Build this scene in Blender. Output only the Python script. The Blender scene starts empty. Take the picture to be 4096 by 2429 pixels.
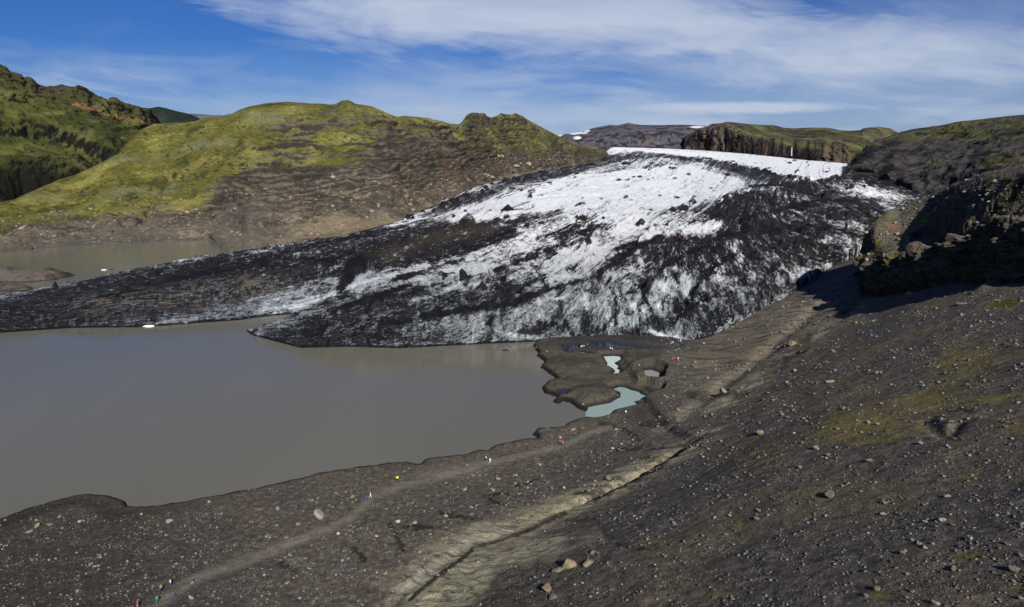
import bpy, bmesh, math, random
import numpy as np
from mathutils import Vector, Matrix

C = bpy.context.scene.collection
SC = bpy.context.scene
rnd = random.Random(7)
NP = np.random.default_rng(11)
Q = 1.0                                   # mesh resolution factor

# ------------------------------------------------------------------ camera
CAM_H = 95.0
F = 2730.0                                # focal length in photo pixels (24 mm on 36 mm)
PITCH = math.atan(0.2252)
SP, CP = math.sin(PITCH), math.cos(PITCH)
cam = bpy.data.cameras.new('camera')
cam.lens = 24.0; cam.sensor_width = 36.0; cam.clip_start = 1.0; cam.clip_end = 60000.0
co = bpy.data.objects.new('camera', cam); C.objects.link(co)
co.location = (0, 0, CAM_H); co.rotation_euler = (math.pi/2 - PITCH, 0, 0)
SC.camera = co

# ------------------------------------------------------------------ light
SUN_EL, SUN_AZ = 36.0, 15.0               # sun behind the camera, a little to the right
to_sun = Vector((math.sin(math.radians(SUN_AZ))*math.cos(math.radians(SUN_EL)),
                 -math.cos(math.radians(SUN_AZ))*math.cos(math.radians(SUN_EL)), math.sin(math.radians(SUN_EL))))
sl = bpy.data.lights.new('sun', 'SUN'); sl.energy = 5.0; sl.angle = math.radians(0.5); sl.color = (1.0, .95, .86)
so = bpy.data.objects.new('sun', sl); C.objects.link(so)
so.rotation_euler = to_sun.to_track_quat('Z', 'Y').to_euler()
SC.view_settings.view_transform = 'Standard'; SC.view_settings.look = 'None'
SC.view_settings.exposure = 0.42; SC.view_settings.gamma = 1.0

world = bpy.data.worlds.new('World'); SC.world = world; world.use_nodes = True
def build_world():
    nt = world.node_tree; nt.nodes.clear(); L = nt.links
    def N(t, **k):
        n = nt.nodes.new(t)
        for a, b in k.items(): setattr(n, a, b)
        return n
    def plug(s, v):
        if isinstance(v, (int, float)): s.default_value = v
        else: L.new(v, s)
    def M(op, a, b=0.0, c=0.0, clamp=False):
        n = N('ShaderNodeMath', operation=op, use_clamp=clamp)
        plug(n.inputs[0], a); plug(n.inputs[1], b); plug(n.inputs[2], c)
        return n.outputs[0]
    out = N('ShaderNodeOutputWorld'); bg = N('ShaderNodeBackground')
    sky = N('ShaderNodeTexSky', sky_type='NISHITA'); sky.sun_disc = False
    sky.sun_elevation = math.radians(SUN_EL); sky.sun_rotation = math.radians(180.0 - SUN_AZ)
    sky.altitude = 300.0; sky.air_density = 1.0; sky.dust_density = 0.15; sky.ozone_density = 3.0
    tc = N('ShaderNodeTexCoord'); sp = N('ShaderNodeSeparateXYZ'); L.new(tc.outputs['Generated'], sp.inputs[0])
    X, Y, Z = sp.outputs
    ya = M('MAXIMUM', M('ABSOLUTE', Y), 0.15)
    sx = M('DIVIDE', X, ya); sz = M('DIVIDE', Z, ya)
    def noise(ax, az, rot, detail, rough, dist, seed):
        cx, sn = math.cos(rot), math.sin(rot)
        a = M('MULTIPLY', M('ADD', M('MULTIPLY', sx, cx), M('MULTIPLY', sz, sn)), ax)
        b = M('MULTIPLY', M('SUBTRACT', M('MULTIPLY', sz, cx), M('MULTIPLY', sx, sn)), az)
        cb = N('ShaderNodeCombineXYZ'); L.new(a, cb.inputs[0]); L.new(b, cb.inputs[1]); cb.inputs[2].default_value = seed
        n = N('ShaderNodeTexNoise'); n.inputs['Scale'].default_value = 1.0
        n.inputs['Detail'].default_value = detail; n.inputs['Roughness'].default_value = rough
        n.inputs['Distortion'].default_value = dist
        L.new(cb.outputs[0], n.inputs['Vector']); return n.outputs['Fac']
    streak = noise(3.2, 17.0, -0.05, 7.0, 0.56, 0.7, 3.1)
    streak2 = noise(7.0, 40.0, -0.16, 6.0, 0.6, 1.2, 8.7)
    edge = noise(5.0, 14.0, 0.05, 6.0, 0.6, 0.8, 1.7)
    def ell(cx, cz, rx, rz, soft, tilt=0.0):
        dx = M('DIVIDE', M('SUBTRACT', sx, cx), rx)
        dz = M('DIVIDE', M('SUBTRACT', M('SUBTRACT', sz, cz), M('MULTIPLY', M('SUBTRACT', sx, cx), tilt)), rz)
        d = M('SQRT', M('ADD', M('MULTIPLY', dx, dx), M('MULTIPLY', dz, dz)))
        d = M('ADD', d, M('MULTIPLY', M('SUBTRACT', edge, 0.5), 1.5))
        d = M('ADD', d, M('MULTIPLY', M('SUBTRACT', streak2, 0.5), 0.7))
        return M('DIVIDE', M('SUBTRACT', 1.0 + soft*0.5, d), soft, clamp=True)
    s1 = M('MULTIPLY', M('SUBTRACT', streak, 0.44), 4.2, clamp=True)
    s2 = M('MULTIPLY', M('SUBTRACT', streak2, 0.42), 3.4, clamp=True)
    # big cloud across the top, a soft veil to the right, wisps near the horizon
    big = M('MULTIPLY', ell(0.02, 0.190, 0.33, 0.052, 0.7), M('ADD', .74, M('MULTIPLY', s1, .2)))
    tail = M('MULTIPLY', ell(0.27, 0.155, 0.42, 0.022, 1.0, -0.02), 0.5)
    veil = M('MULTIPLY', ell(0.66, 0.12, 0.40, 0.085, 1.4, 0.10), M('ADD', 0.34, M('MULTIPLY', s1, 0.36)))
    mid = M('MULTIPLY', ell(0.22, 0.10, 0.55, 0.05, 1.2, -0.05), M('MULTIPLY', s1, 0.5))
    low = M('MULTIPLY', ell(0.33, 0.058, 0.125, 0.0075, 0.7), 0.8)
    lft = M('MULTIPLY', ell(-0.62, 0.09, 0.16, 0.03, 1.2), M('MULTIPLY', s2, 0.42))
    lf2 = M('MULTIPLY', ell(-0.10, 0.05, 0.30, 0.02, 1.3), 0.38)
    lf3 = M('MULTIPLY', ell(-0.55, 0.215, 0.14, 0.006, 1.2, -0.06), 0.4)
    hz = M('MULTIPLY', M('SUBTRACT', 1.0, M('DIVIDE', M('ABSOLUTE', M('SUBTRACT', sz, 0.0)), 0.15), clamp=True), 0.62)
    hz = M('MULTIPLY', hz, M('ADD', 0.5, M('MULTIPLY', s1, 0.6)))
    cov = big
    for q in (tail, veil, mid, low, lft, lf2, lf3, hz):
        cov = M('SUBTRACT', 1.0, M('MULTIPLY', M('SUBTRACT', 1.0, cov), M('SUBTRACT', 1.0, q)))
    gen = M('MULTIPLY', s1, 0.25)                                    # behind the camera and high up
    back = M('MULTIPLY', M('SUBTRACT', 0.1, Y), 5.0, clamp=True)
    mb = N('ShaderNodeMix', data_type='FLOAT'); plug(mb.inputs[0], back); plug(mb.inputs[2], cov); plug(mb.inputs[3], gen)
    cov = M('MINIMUM', mb.outputs[0], 0.92)
    tint = N('ShaderNodeMix', data_type='RGBA', blend_type='MULTIPLY'); tint.inputs[0].default_value = 1.0
    L.new(sky.outputs[0], tint.inputs[6]); tint.inputs[7].default_value = SKY_TINT
    mix = N('ShaderNodeMix', data_type='RGBA'); L.new(cov, mix.inputs[0])
    L.new(tint.outputs[2], mix.inputs[6]); mix.inputs[7].default_value = CLOUD
    L.new(mix.outputs[2], bg.inputs[0]); bg.inputs[1].default_value = 0.050
    L.new(bg.outputs[0], out.inputs[0])
SKY_TINT = (0.22, 0.46, 0.95, 1)
CLOUD = (8.0, 9.0, 10.9, 1)
build_world()

# ------------------------------------------------------------------ projection between photo pixels and the ground
def ray(px, py):
    u = (np.asarray(px, float) - 2048.0)/F; v = (1214.5 - np.asarray(py, float))/F
    dy = CP + v*SP
    return u/dy, (-SP + v*CP)/dy            # x/y and (z-CAM_H)/y
def proj(x, y, z):
    zz = z - CAM_H
    zc = np.maximum(y*CP - zz*SP, 1.0); yc = y*SP + zz*CP
    return 2048.0 + F*x/zc, 1214.5 - F*yc/zc
def at_z(px, py, z):
    u, t = ray(px, py); y = (z - CAM_H)/t
    return u*y, y, z + 0*y
def at_y(px, py, y):
    u, t = ray(px, py); return u*y, y, CAM_H + t*y

# ------------------------------------------------------------------ noise
def _h(ix, iy, iz):
    h = (ix*374761393 + iy*668265263 + iz*2147483647) & 0xffffffff
    h = ((h ^ (h >> 13))*1274126177) & 0xffffffff
    h = ((h ^ (h >> 16))*2246822519) & 0xffffffff
    return h ^ (h >> 15)
_ANG = np.arange(256)/256.0*2*np.pi
_GX, _GY = np.cos(_ANG).astype(np.float32), np.sin(_ANG).astype(np.float32)
_G3 = NP.normal(size=(256, 3)); _G3 /= np.linalg.norm(_G3, axis=1)[:, None]; _G3 = _G3.astype(np.float32)
def perlin(x, y, seed=0):
    xi = np.floor(x).astype(np.int64); yi = np.floor(y).astype(np.int64)
    fx = (x - xi).astype(np.float32); fy = (y - yi).astype(np.float32)
    u = fx*fx*fx*(fx*(fx*6-15)+10); v = fy*fy*fy*(fy*(fy*6-15)+10)
    def g(dx, dy):
        k = _h(xi+dx, yi+dy, np.int64(seed)) & 255
        return _GX[k]*(fx-dx) + _GY[k]*(fy-dy)
    a = g(0, 0); a += u*(g(1, 0)-a); b = g(0, 1); b += u*(g(1, 1)-b)
    return (a + v*(b-a))*1.5
def perlin3(x, y, z, seed=0):
    xi = np.floor(x).astype(np.int64); yi = np.floor(y).astype(np.int64); zi = np.floor(z).astype(np.int64)
    fx = (x - xi).astype(np.float32); fy = (y - yi).astype(np.float32); fz = (z - zi).astype(np.float32)
    u = fx*fx*fx*(fx*(fx*6-15)+10); v = fy*fy*fy*(fy*(fy*6-15)+10); w = fz*fz*fz*(fz*(fz*6-15)+10)
    def g(dx, dy, dz):
        k = _h(xi+dx, yi+dy + (zi+dz)*1013904223, np.int64(seed)) & 255
        q = _G3[k]; return q[..., 0]*(fx-dx) + q[..., 1]*(fy-dy) + q[..., 2]*(fz-dz)
    def lay(dz):
        a = g(0, 0, dz); a += u*(g(1, 0, dz)-a); b = g(0, 1, dz); b += u*(g(1, 1, dz)-b)
        return a + v*(b-a)
    a = lay(0); return (a + w*(lay(1)-a))*1.5
def fbm(x, y, oct=4, seed=0, gain=.5, ridge=False):
    s = 0; a = 1.0; tot = 0
    for i in range(oct):
        n = perlin(x, y, seed + i*17)
        if ridge: n = 1 - 2*np.abs(n)
        s = s + a*n; tot += a; a *= gain; x = x*2.03 + 13.7; y = y*2.03 - 7.3
    return s/tot
def fbm3(x, y, z, oct=4, seed=0, gain=.5, ridge=False):
    s = 0; a = 1.0; tot = 0
    for i in range(oct):
        n = perlin3(x, y, z, seed + i*17)
        if ridge: n = 1 - 2*np.abs(n)
        s = s + a*n; tot += a; a *= gain; x = x*2.03 + 13.7; y = y*2.03 - 7.3; z = z*2.03 + 3.1
    return s/tot
def sst(a, b, x):
    t = np.clip((x-a)/(b-a), 0, 1); return t*t*(3-2*t)
def mixc(c, d, m):
    m = np.asarray(m, np.float32)[..., None]
    return c + (np.asarray(d, np.float32)-c)*m
def smax(a, b, k):
    h = np.clip(.5 + .5*(a-b)/k, 0, 1); return b + (a-b)*h + k*h*(1-h)
def dpoly(px, py, pts, closed=False, sx=1.0, sy=1.0):
    """distance to a polyline (and inside test when closed) in the units of px, py; negative inside"""
    p = np.asarray(pts, float); d = np.full(px.shape, 1e9, np.float32)
    q = np.vstack([p, p[:1]]) if closed else p
    ins = np.zeros(px.shape, bool) if closed else None
    px = px.astype(np.float32); py = py.astype(np.float32)
    for (x0, y0), (x1, y1) in zip(q[:-1], q[1:]):
        ex, ey = (x1-x0)*sx, (y1-y0)*sy; wx, wy = (px-x0)*sx, (py-y0)*sy
        t = np.clip((wx*ex + wy*ey)/(ex*ex+ey*ey+1e-9), 0, 1)
        d = np.minimum(d, (wx-t*ex)**2 + (wy-t*ey)**2)
        if closed and y0 != y1:
            c = ((y0 > py) != (y1 > py)) & (px < (x1-x0)*(py-y0)/(y1-y0) + x0)
            ins ^= c
    d = np.sqrt(d)
    return np.where(ins, -d, d) if closed else d
def tps(pts, vals, qx, qy, lam=0.0):
    P = np.asarray(pts, float); v = np.asarray(vals, float); n = len(P)
    def U(r2): return np.where(r2 > 1e-12, r2*np.log(r2+1e-12), 0)
    K = U(((P[:, None]-P[None])**2).sum(-1)) + lam*np.eye(n)
    A = np.zeros((n+3, n+3)); A[:n, :n] = K; A[:n, n] = 1; A[:n, n+1:] = P; A[n:, :n] = A[:n, n:].T
    w = np.linalg.solve(A, np.r_[v, 0, 0, 0])
    out = w[n] + w[n+1]*qx + w[n+2]*qy
    for i in range(n): out = out + w[i]*U((qx-P[i, 0])**2 + (qy-P[i, 1])**2)
    return out

# ------------------------------------------------------------------ mesh from a grid
def tagk(o, kind=None, label=None, cat=None, group=None):
    if kind: o['kind'] = kind
    if label: o['label'] = label
    if cat: o['category'] = cat
    if group: o['group'] = group
    return o
ALB = .76
def grid_mesh(name, X, Y, Z, col, mat, keep=None, extra=None):
    n, m = X.shape
    me = bpy.data.meshes.new(name)
    idx = np.arange(n*m, dtype=np.int32).reshape(n, m)
    q = np.stack([idx[:-1, :-1], idx[:-1, 1:], idx[1:, 1:], idx[1:, :-1]], -1)
    if keep is not None:
        kq = keep[:-1, :-1] | keep[1:, 1:] | keep[:-1, 1:] | keep[1:, :-1]
        q = q[kq]
    q = q.reshape(-1, 4)
    used = np.unique(q); remap = np.zeros(n*m, np.int32); remap[used] = np.arange(len(used)); q = remap[q]
    co_ = np.stack([X, Y, Z], -1).reshape(-1, 3)[used].astype(np.float32)
    me.vertices.add(len(co_)); me.vertices.foreach_set('co', co_.ravel())
    me.loops.add(q.size); me.loops.foreach_set('vertex_index', q.ravel().astype(np.int32))
    me.polygons.add(len(q)); me.polygons.foreach_set('loop_start', np.arange(0, q.size, 4, dtype=np.int32))
    me.polygons.foreach_set('use_smooth', np.ones(len(q), bool))
    me.update(calc_edges=True)
    a = me.color_attributes.new('albedo', 'FLOAT_COLOR', 'POINT')
    c4 = np.ones((len(co_), 4), np.float32); c4[:, :3] = np.clip(col.reshape(-1, col.shape[-1])[used][:, :3]*(ALB if mat is not M_ice else 1.0), 0.003, 0.95)
    a.data.foreach_set('color', c4.ravel())
    for nm, arr in (extra or {}).items():
        a = me.attributes.new(nm, 'FLOAT_VECTOR', 'POINT'); a.data.foreach_set('vector', arr.reshape(-1, 3)[used].astype(np.float32).ravel())
    me.materials.append(mat)
    o = bpy.data.objects.new(name, me); C.objects.link(o); return o
def grads(X, Y, Z):
    P = np.stack([X, Y, Z], -1).astype(np.float32)
    a = np.gradient(P, axis=0); b = np.gradient(P, axis=1)
    nrm = np.cross(b, a); l = np.linalg.norm(nrm, axis=-1, keepdims=True); nrm /= np.maximum(l, 1e-9)
    nrm *= np.sign(nrm[..., 2:3] + 1e-9)
    return nrm

# ------------------------------------------------------------------ materials
def nodemat(name):
    m = bpy.data.materials.new(name); m.use_nodes = True
    nt = m.node_tree; b = nt.nodes['Principled BSDF']; return m, nt, b
def ground_mat(name, rough=.95, spec=.10, scales=((2.0, .35), (.3, .25)), bump=((1.5, .25),), sat=0.06):
    m, nt, b = nodemat(name); L = nt.links
    at = nt.nodes.new('ShaderNodeAttribute'); at.attribute_name = 'albedo'
    tc = nt.nodes.new('ShaderNodeTexCoord'); col = at.outputs['Color']
    for sc_, amt in scales:
        n = nt.nodes.new('ShaderNodeTexNoise'); n.inputs['Scale'].default_value = sc_; n.inputs['Detail'].default_value = 6
        n.inputs['Roughness'].default_value = .65
        L.new(tc.outputs['Object'], n.inputs['Vector'])
        mr = nt.nodes.new('ShaderNodeMapRange'); mr.inputs[1].default_value = .3; mr.inputs[2].default_value = .7
        mr.inputs[3].default_value = 1-amt; mr.inputs[4].default_value = 1+amt; L.new(n.outputs['Fac'], mr.inputs[0])
        mx = nt.nodes.new('ShaderNodeMix'); mx.data_type = 'RGBA'; mx.blend_type = 'MULTIPLY'; mx.inputs[0].default_value = 1
        L.new(col, mx.inputs[6]); L.new(mr.outputs[0], mx.inputs[7]); col = mx.outputs[2]
    L.new(col, b.inputs['Base Color'])
    b.inputs['Roughness'].default_value = rough; b.inputs['Specular IOR Level'].default_value = spec
    prev = None
    for sc_, dist in bump:
        n = nt.nodes.new('ShaderNodeTexNoise'); n.inputs['Scale'].default_value = sc_; n.inputs['Detail'].default_value = 7
        n.inputs['Roughness'].default_value = .7; L.new(tc.outputs['Object'], n.inputs['Vector'])
        bp = nt.nodes.new('ShaderNodeBump'); bp.inputs['Strength'].default_value = 1.0; bp.inputs['Distance'].default_value = dist
        L.new(n.outputs['Fac'], bp.inputs['Height'])
        if prev is not None: L.new(prev, bp.inputs['Normal'])
        prev = bp.outputs[0]
    if prev is not None: L.new(prev, b.inputs['Normal'])
    return m
def plain(name, col, rough=.8, spec=.3, nscale=0, namt=.2, bump=0.0, bscale=6.0, metal=0.0):
    m, nt, b = nodemat(name); L = nt.links
    b.inputs['Base Color'].default_value = (*col, 1); b.inputs['Roughness'].default_value = rough
    b.inputs['Specular IOR Level'].default_value = spec; b.inputs['Metallic'].default_value = metal
    tc = nt.nodes.new('ShaderNodeTexCoord')
    if nscale:
        n = nt.nodes.new('ShaderNodeTexNoise'); n.inputs['Scale'].default_value = nscale; n.inputs['Detail'].default_value = 5
        L.new(tc.outputs['Object'], n.inputs['Vector'])
        mr = nt.nodes.new('ShaderNodeMapRange'); mr.inputs[1].default_value = .3; mr.inputs[2].default_value = .7
        mr.inputs[3].default_value = 1-namt; mr.inputs[4].default_value = 1+namt; L.new(n.outputs['Fac'], mr.inputs[0])
        mx = nt.nodes.new('ShaderNodeMix'); mx.data_type = 'RGBA'; mx.blend_type = 'MULTIPLY'; mx.inputs[0].default_value = 1
        mx.inputs[6].default_value = (*col, 1); L.new(mr.outputs[0], mx.inputs[7]); L.new(mx.outputs[2], b.inputs['Base Color'])
    if bump:
        n = nt.nodes.new('ShaderNodeTexNoise'); n.inputs['Scale'].default_value = bscale; n.inputs['Detail'].default_value = 6
        L.new(tc.outputs['Object'], n.inputs['Vector']); bp = nt.nodes.new('ShaderNodeBump'); bp.inputs['Distance'].default_value = bump
        L.new(n.outputs['Fac'], bp.inputs['Height']); L.new(bp.outputs[0], b.inputs['Normal'])
    return m
def water_mat(name, col, rough=.12, spec=.5, bump=.03, bscale=.6):
    m, nt, b = nodemat(name); L = nt.links
    tc = nt.nodes.new('ShaderNodeTexCoord')
    n0 = nt.nodes.new('ShaderNodeTexNoise'); n0.inputs['Scale'].default_value = .012; n0.inputs['Detail'].default_value = 4
    mp = nt.nodes.new('ShaderNodeMapping'); mp.inputs['Scale'].default_value = (1, .35, 1); mp.inputs['Rotation'].default_value = (0, 0, .3)
    L.new(tc.outputs['Object'], mp.inputs[0]); L.new(mp.outputs[0], n0.inputs['Vector'])
    mr = nt.nodes.new('ShaderNodeMapRange'); mr.inputs[1].default_value = .3; mr.inputs[2].default_value = .7
    mr.inputs[3].default_value = .92; mr.inputs[4].default_value = 1.08; L.new(n0.outputs['Fac'], mr.inputs[0])
    mx = nt.nodes.new('ShaderNodeMix'); mx.data_type = 'RGBA'; mx.blend_type = 'MULTIPLY'; mx.inputs[0].default_value = 1
    mx.inputs[6].default_value = (*col, 1); L.new(mr.outputs[0], mx.inputs[7]); L.new(mx.outputs[2], b.inputs['Base Color'])
    b.inputs['Roughness'].default_value = rough; b.inputs['IOR'].default_value = 1.33; b.inputs['Specular IOR Level'].default_value = spec
    prev = None
    for s_, d_ in ((bscale, bump), (bscale*.22, bump*2.0)):
        n = nt.nodes.new('ShaderNodeTexNoise'); n.inputs['Scale'].default_value = s_; n.inputs['Detail'].default_value = 5
        m2 = nt.nodes.new('ShaderNodeMapping'); m2.inputs['Scale'].default_value = (1, 2.2, 1); m2.inputs['Rotation'].default_value = (0, 0, .5)
        L.new(tc.outputs['Object'], m2.inputs[0]); L.new(m2.outputs[0], n.inputs['Vector'])
        bp = nt.nodes.new('ShaderNodeBump'); bp.inputs['Distance'].default_value = d_; L.new(n.outputs['Fac'], bp.inputs['Height'])
        if prev is not None: L.new(prev, bp.inputs['Normal'])
        prev = bp.outputs[0]
    L.new(prev, b.inputs['Normal'])
    return m
M_ground = ground_mat('scree_ground', scales=((3.0, .50), (9.0, .35), (.5, .18)), bump=((2.2, .22), (.5, .35)))
def ice_mat():
    m, nt, b = nodemat('glacier_ice'); L = nt.links
    def N(t, **k):
        n = nt.nodes.new(t)
        for a, v in k.items(): setattr(n, a, v)
        return n
    def A(nm, o='Color'):
        n = N('ShaderNodeAttribute'); n.attribute_name = nm; return n.outputs[o]
    def M(op, a, b_=0.0, c=0.0):
        n = N('ShaderNodeMath', operation=op)
        for i, v in enumerate((a, b_, c)):
            if isinstance(v, (int, float)): n.inputs[i].default_value = v
            else: L.new(v, n.inputs[i])
        return n.outputs[0]
    fl = N('ShaderNodeSeparateXYZ'); L.new(A('flow', 'Vector'), fl.inputs[0]); t, s_, V = fl.outputs
    tc = N('ShaderNodeTexCoord')
    def flow_noise(kt, ks, det, rg, seed, dist=0.0):
        cb = N('ShaderNodeCombineXYZ'); L.new(M('MULTIPLY', t, kt), cb.inputs[0]); L.new(M('MULTIPLY', s_, ks), cb.inputs[1]); cb.inputs[2].default_value = seed
        n = N('ShaderNodeTexNoise'); n.inputs['Scale'].default_value = 1; n.inputs['Detail'].default_value = det; n.inputs['Roughness'].default_value = rg
        n.inputs['Distortion'].default_value = dist; L.new(cb.outputs[0], n.inputs['Vector']); return M('SUBTRACT', n.outputs['Fac'], .5)
    def obj_noise(sc_, det, rg):
        n = N('ShaderNodeTexNoise'); n.inputs['Scale'].default_value = sc_; n.inputs['Detail'].default_value = det; n.inputs['Roughness'].default_value = rg
        L.new(tc.outputs['Object'], n.inputs['Vector']); return M('SUBTRACT', n.outputs['Fac'], .5)
    f1 = flow_noise(22, 36, 6, .72, 1.0, .8); f2 = flow_noise(60, 95, 4, .7, 5.0, .5); f3 = obj_noise(.8, 8, .8)
    v = M('ADD', V, M('ADD', M('MULTIPLY', f1, 1.05), M('ADD', M('MULTIPLY', f2, .85), M('MULTIPLY', f3, .95))))
    mr = N('ShaderNodeMapRange', interpolation_type='SMOOTHSTEP'); mr.inputs[1].default_value = .32; mr.inputs[2].default_value = .97; L.new(v, mr.inputs[0])
    mx = N('ShaderNodeMix', data_type='RGBA'); L.new(mr.outputs[0], mx.inputs[0]); L.new(A('albedo'), mx.inputs[6]); 
    vm = N('ShaderNodeVectorMath', operation='SCALE'); L.new(A('ash_colour', 'Vector'), vm.inputs[0])
    am = N('ShaderNodeMapRange'); am.inputs[1].default_value = -.22; am.inputs[2].default_value = .25; am.inputs[3].default_value = .35; am.inputs[4].default_value = 2.3
    L.new(M('ADD', M('MULTIPLY', f3, .8), M('MULTIPLY', f2, .6)), am.inputs[0]); L.new(am.outputs[0], vm.inputs['Scale']); L.new(vm.outputs[0], mx.inputs[7])
    L.new(mx.outputs[2], b.inputs['Base Color'])
    rr = N('ShaderNodeMapRange'); rr.inputs[3].default_value = .38; rr.inputs[4].default_value = .85; L.new(mr.outputs[0], rr.inputs[0]); L.new(rr.outputs[0], b.inputs['Roughness'])
    sp_ = N('ShaderNodeMapRange'); sp_.inputs[3].default_value = .4; sp_.inputs[4].default_value = .08; L.new(mr.outputs[0], sp_.inputs[0]); L.new(sp_.outputs[0], b.inputs['Specular IOR Level'])
    h = M('ADD', M('MULTIPLY', f1, 2.2), M('ADD', M('MULTIPLY', f2, 1.0), M('MULTIPLY', f3, 1.3)))
    bp = N('ShaderNodeBump'); bp.inputs['Distance'].default_value = 1.3; L.new(h, bp.inputs['Height']); L.new(bp.outputs[0], b.inputs['Normal'])
    return m
M_ice = ice_mat()
M_hill = ground_mat('hill_ground', scales=((.35, .26), (.08, .14)), bump=((.5, .9), (.12, 2.0)))
M_far = ground_mat('far_rock', scales=((.06, .25), (.012, .12)), bump=((.08, 6.0),))

# ------------------------------------------------------------------ water
def flat_poly(name, pts_xy, z, mat, thick=0.0):
    me = bpy.data.meshes.new(name); bm = bmesh.new()
    vs = [bm.verts.new((x, y, z)) for x, y in pts_xy]; f = bm.faces.new(vs)
    if f.normal.z < 0: f.normal_flip()
    bm.to_mesh(me); bm.free(); me.materials.append(mat)
    o = bpy.data.objects.new(name, me); C.objects.link(o); return o
lake = flat_poly('water', [(-3000, 60), (700, 60), (700, 1250), (-3000, 1250)], 0.0,
                 water_mat('lake_water', (.112, .108, .084), rough=.12, bump=.03))
tagk(lake, 'structure')

# ------------------------------------------------------------------ knot layers
def hermite(K, s):
    """K: (k, n) knots along axis 0, s: sample positions 0..k-1; monotone cubic"""
    k = K.shape[0]; d = np.diff(K, axis=0); mM = np.zeros_like(K)
    with np.errstate(divide='ignore', invalid='ignore'):
        hm = np.where(d[:-1]*d[1:] > 0, 2*d[:-1]*d[1:]/(d[:-1]+d[1:]), 0)
    mM[1:-1] = hm; mM[0] = d[0]; mM[-1] = d[-1]
    i = np.clip(np.floor(s).astype(int), 0, k-2); t = (s-i)[:, None]
    t2, t3 = t*t, t*t*t
    return (2*t3-3*t2+1)*K[i] + (t3-2*t2+t)*mM[i] + (-2*t3+3*t2)*K[i+1] + (t3-t2)*mM[i+1]
def layer(cols, n_u, rows, front_drop, back_drop, sky=None, smooth=0):
    """cols: {px: [(py, Y), ...]} bottom to top; sky: dense polyline (px, py) replacing the py of the last knot.
    Returns X, Y, Z grids and the knot parameter S. Everything is a point in the world: Y metres away, at the height
    its line of sight gives it."""
    pxs = sorted(cols); k = len(cols[pxs[0]])
    curves = []
    for j in range(k):
        P = [(p, cols[p][j][0], cols[p][j][1]) for p in pxs]
        if j == k-1 and sky is not None:
            Yi = lambda x: np.interp(x, pxs, [cols[p][j][1] for p in pxs])
            xs = sorted(set([p for p, _ in sky] + [p for p in pxs if p < sky[0][0] or p > sky[-1][0]]))
            P = [(x, float(np.interp(x, [a for a, _ in sky], [b for _, b in sky])) if sky[0][0] <= x <= sky[-1][0]
                  else float(np.interp(x, pxs, [cols[p][j][0] for p in pxs])), float(Yi(x))) for x in xs]
        P = np.array(P, float); u, t = ray(P[:, 0], P[:, 1]); o = np.argsort(u)
        curves.append((u[o], P[o, 2], CAM_H + t[o]*P[o, 2]))
    ulo = min(c[0][0] for c in curves); uhi = max(c[0][-1] for c in curves)
    us = np.linspace(ulo, uhi, n_u)
    KY, KZ = [], []
    for u, Yk, Zk in curves:
        # interpolate elevation angle and log distance along the curve
        y = np.exp(np.interp(us, u, np.log(Yk))); e = np.interp(us, u, (Zk-CAM_H)/Yk)
        KY.append(y); KZ.append(e*y+CAM_H)
    KY = np.array(KY); KZ = np.array(KZ)
    if smooth:
        w = np.hanning(2*smooth+3)[1:-1]; w /= w.sum()
        for j in range(k-(1 if sky is not None else 0)):
            KY[j] = np.convolve(np.pad(KY[j], smooth, 'edge'), w, 'valid'); KZ[j] = np.convolve(np.pad(KZ[j], smooth, 'edge'), w, 'valid')
        if sky is not None: KY[-1] = np.convolve(np.pad(KY[-1], smooth, 'edge'), w, 'valid')
    for j in range(1, k): KY[j] = np.maximum(KY[j], KY[j-1]*1.004+.5)
    KY = np.vstack([KY[:1]*front_drop[0], KY, KY[-1:]*back_drop[0], KY[-1:]*back_drop[0]**2.2])
    KZ = np.vstack([KZ[:1]+front_drop[1], KZ, KZ[-1:]+back_drop[1], KZ[-1:]+back_drop[1]*3])
    s = np.concatenate([np.linspace(j, j+1, r, endpoint=False) for j, r in enumerate(rows)] + [[len(rows)]])
    assert len(rows) == k+2, (len(rows), k)
    Yg = np.exp(hermite(np.log(KY), s)); Zg = hermite(KZ, s)
    Xg = Yg*us[None]
    S = np.repeat(s[:, None], n_u, 1)
    return Xg, Yg, Zg, S

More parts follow.
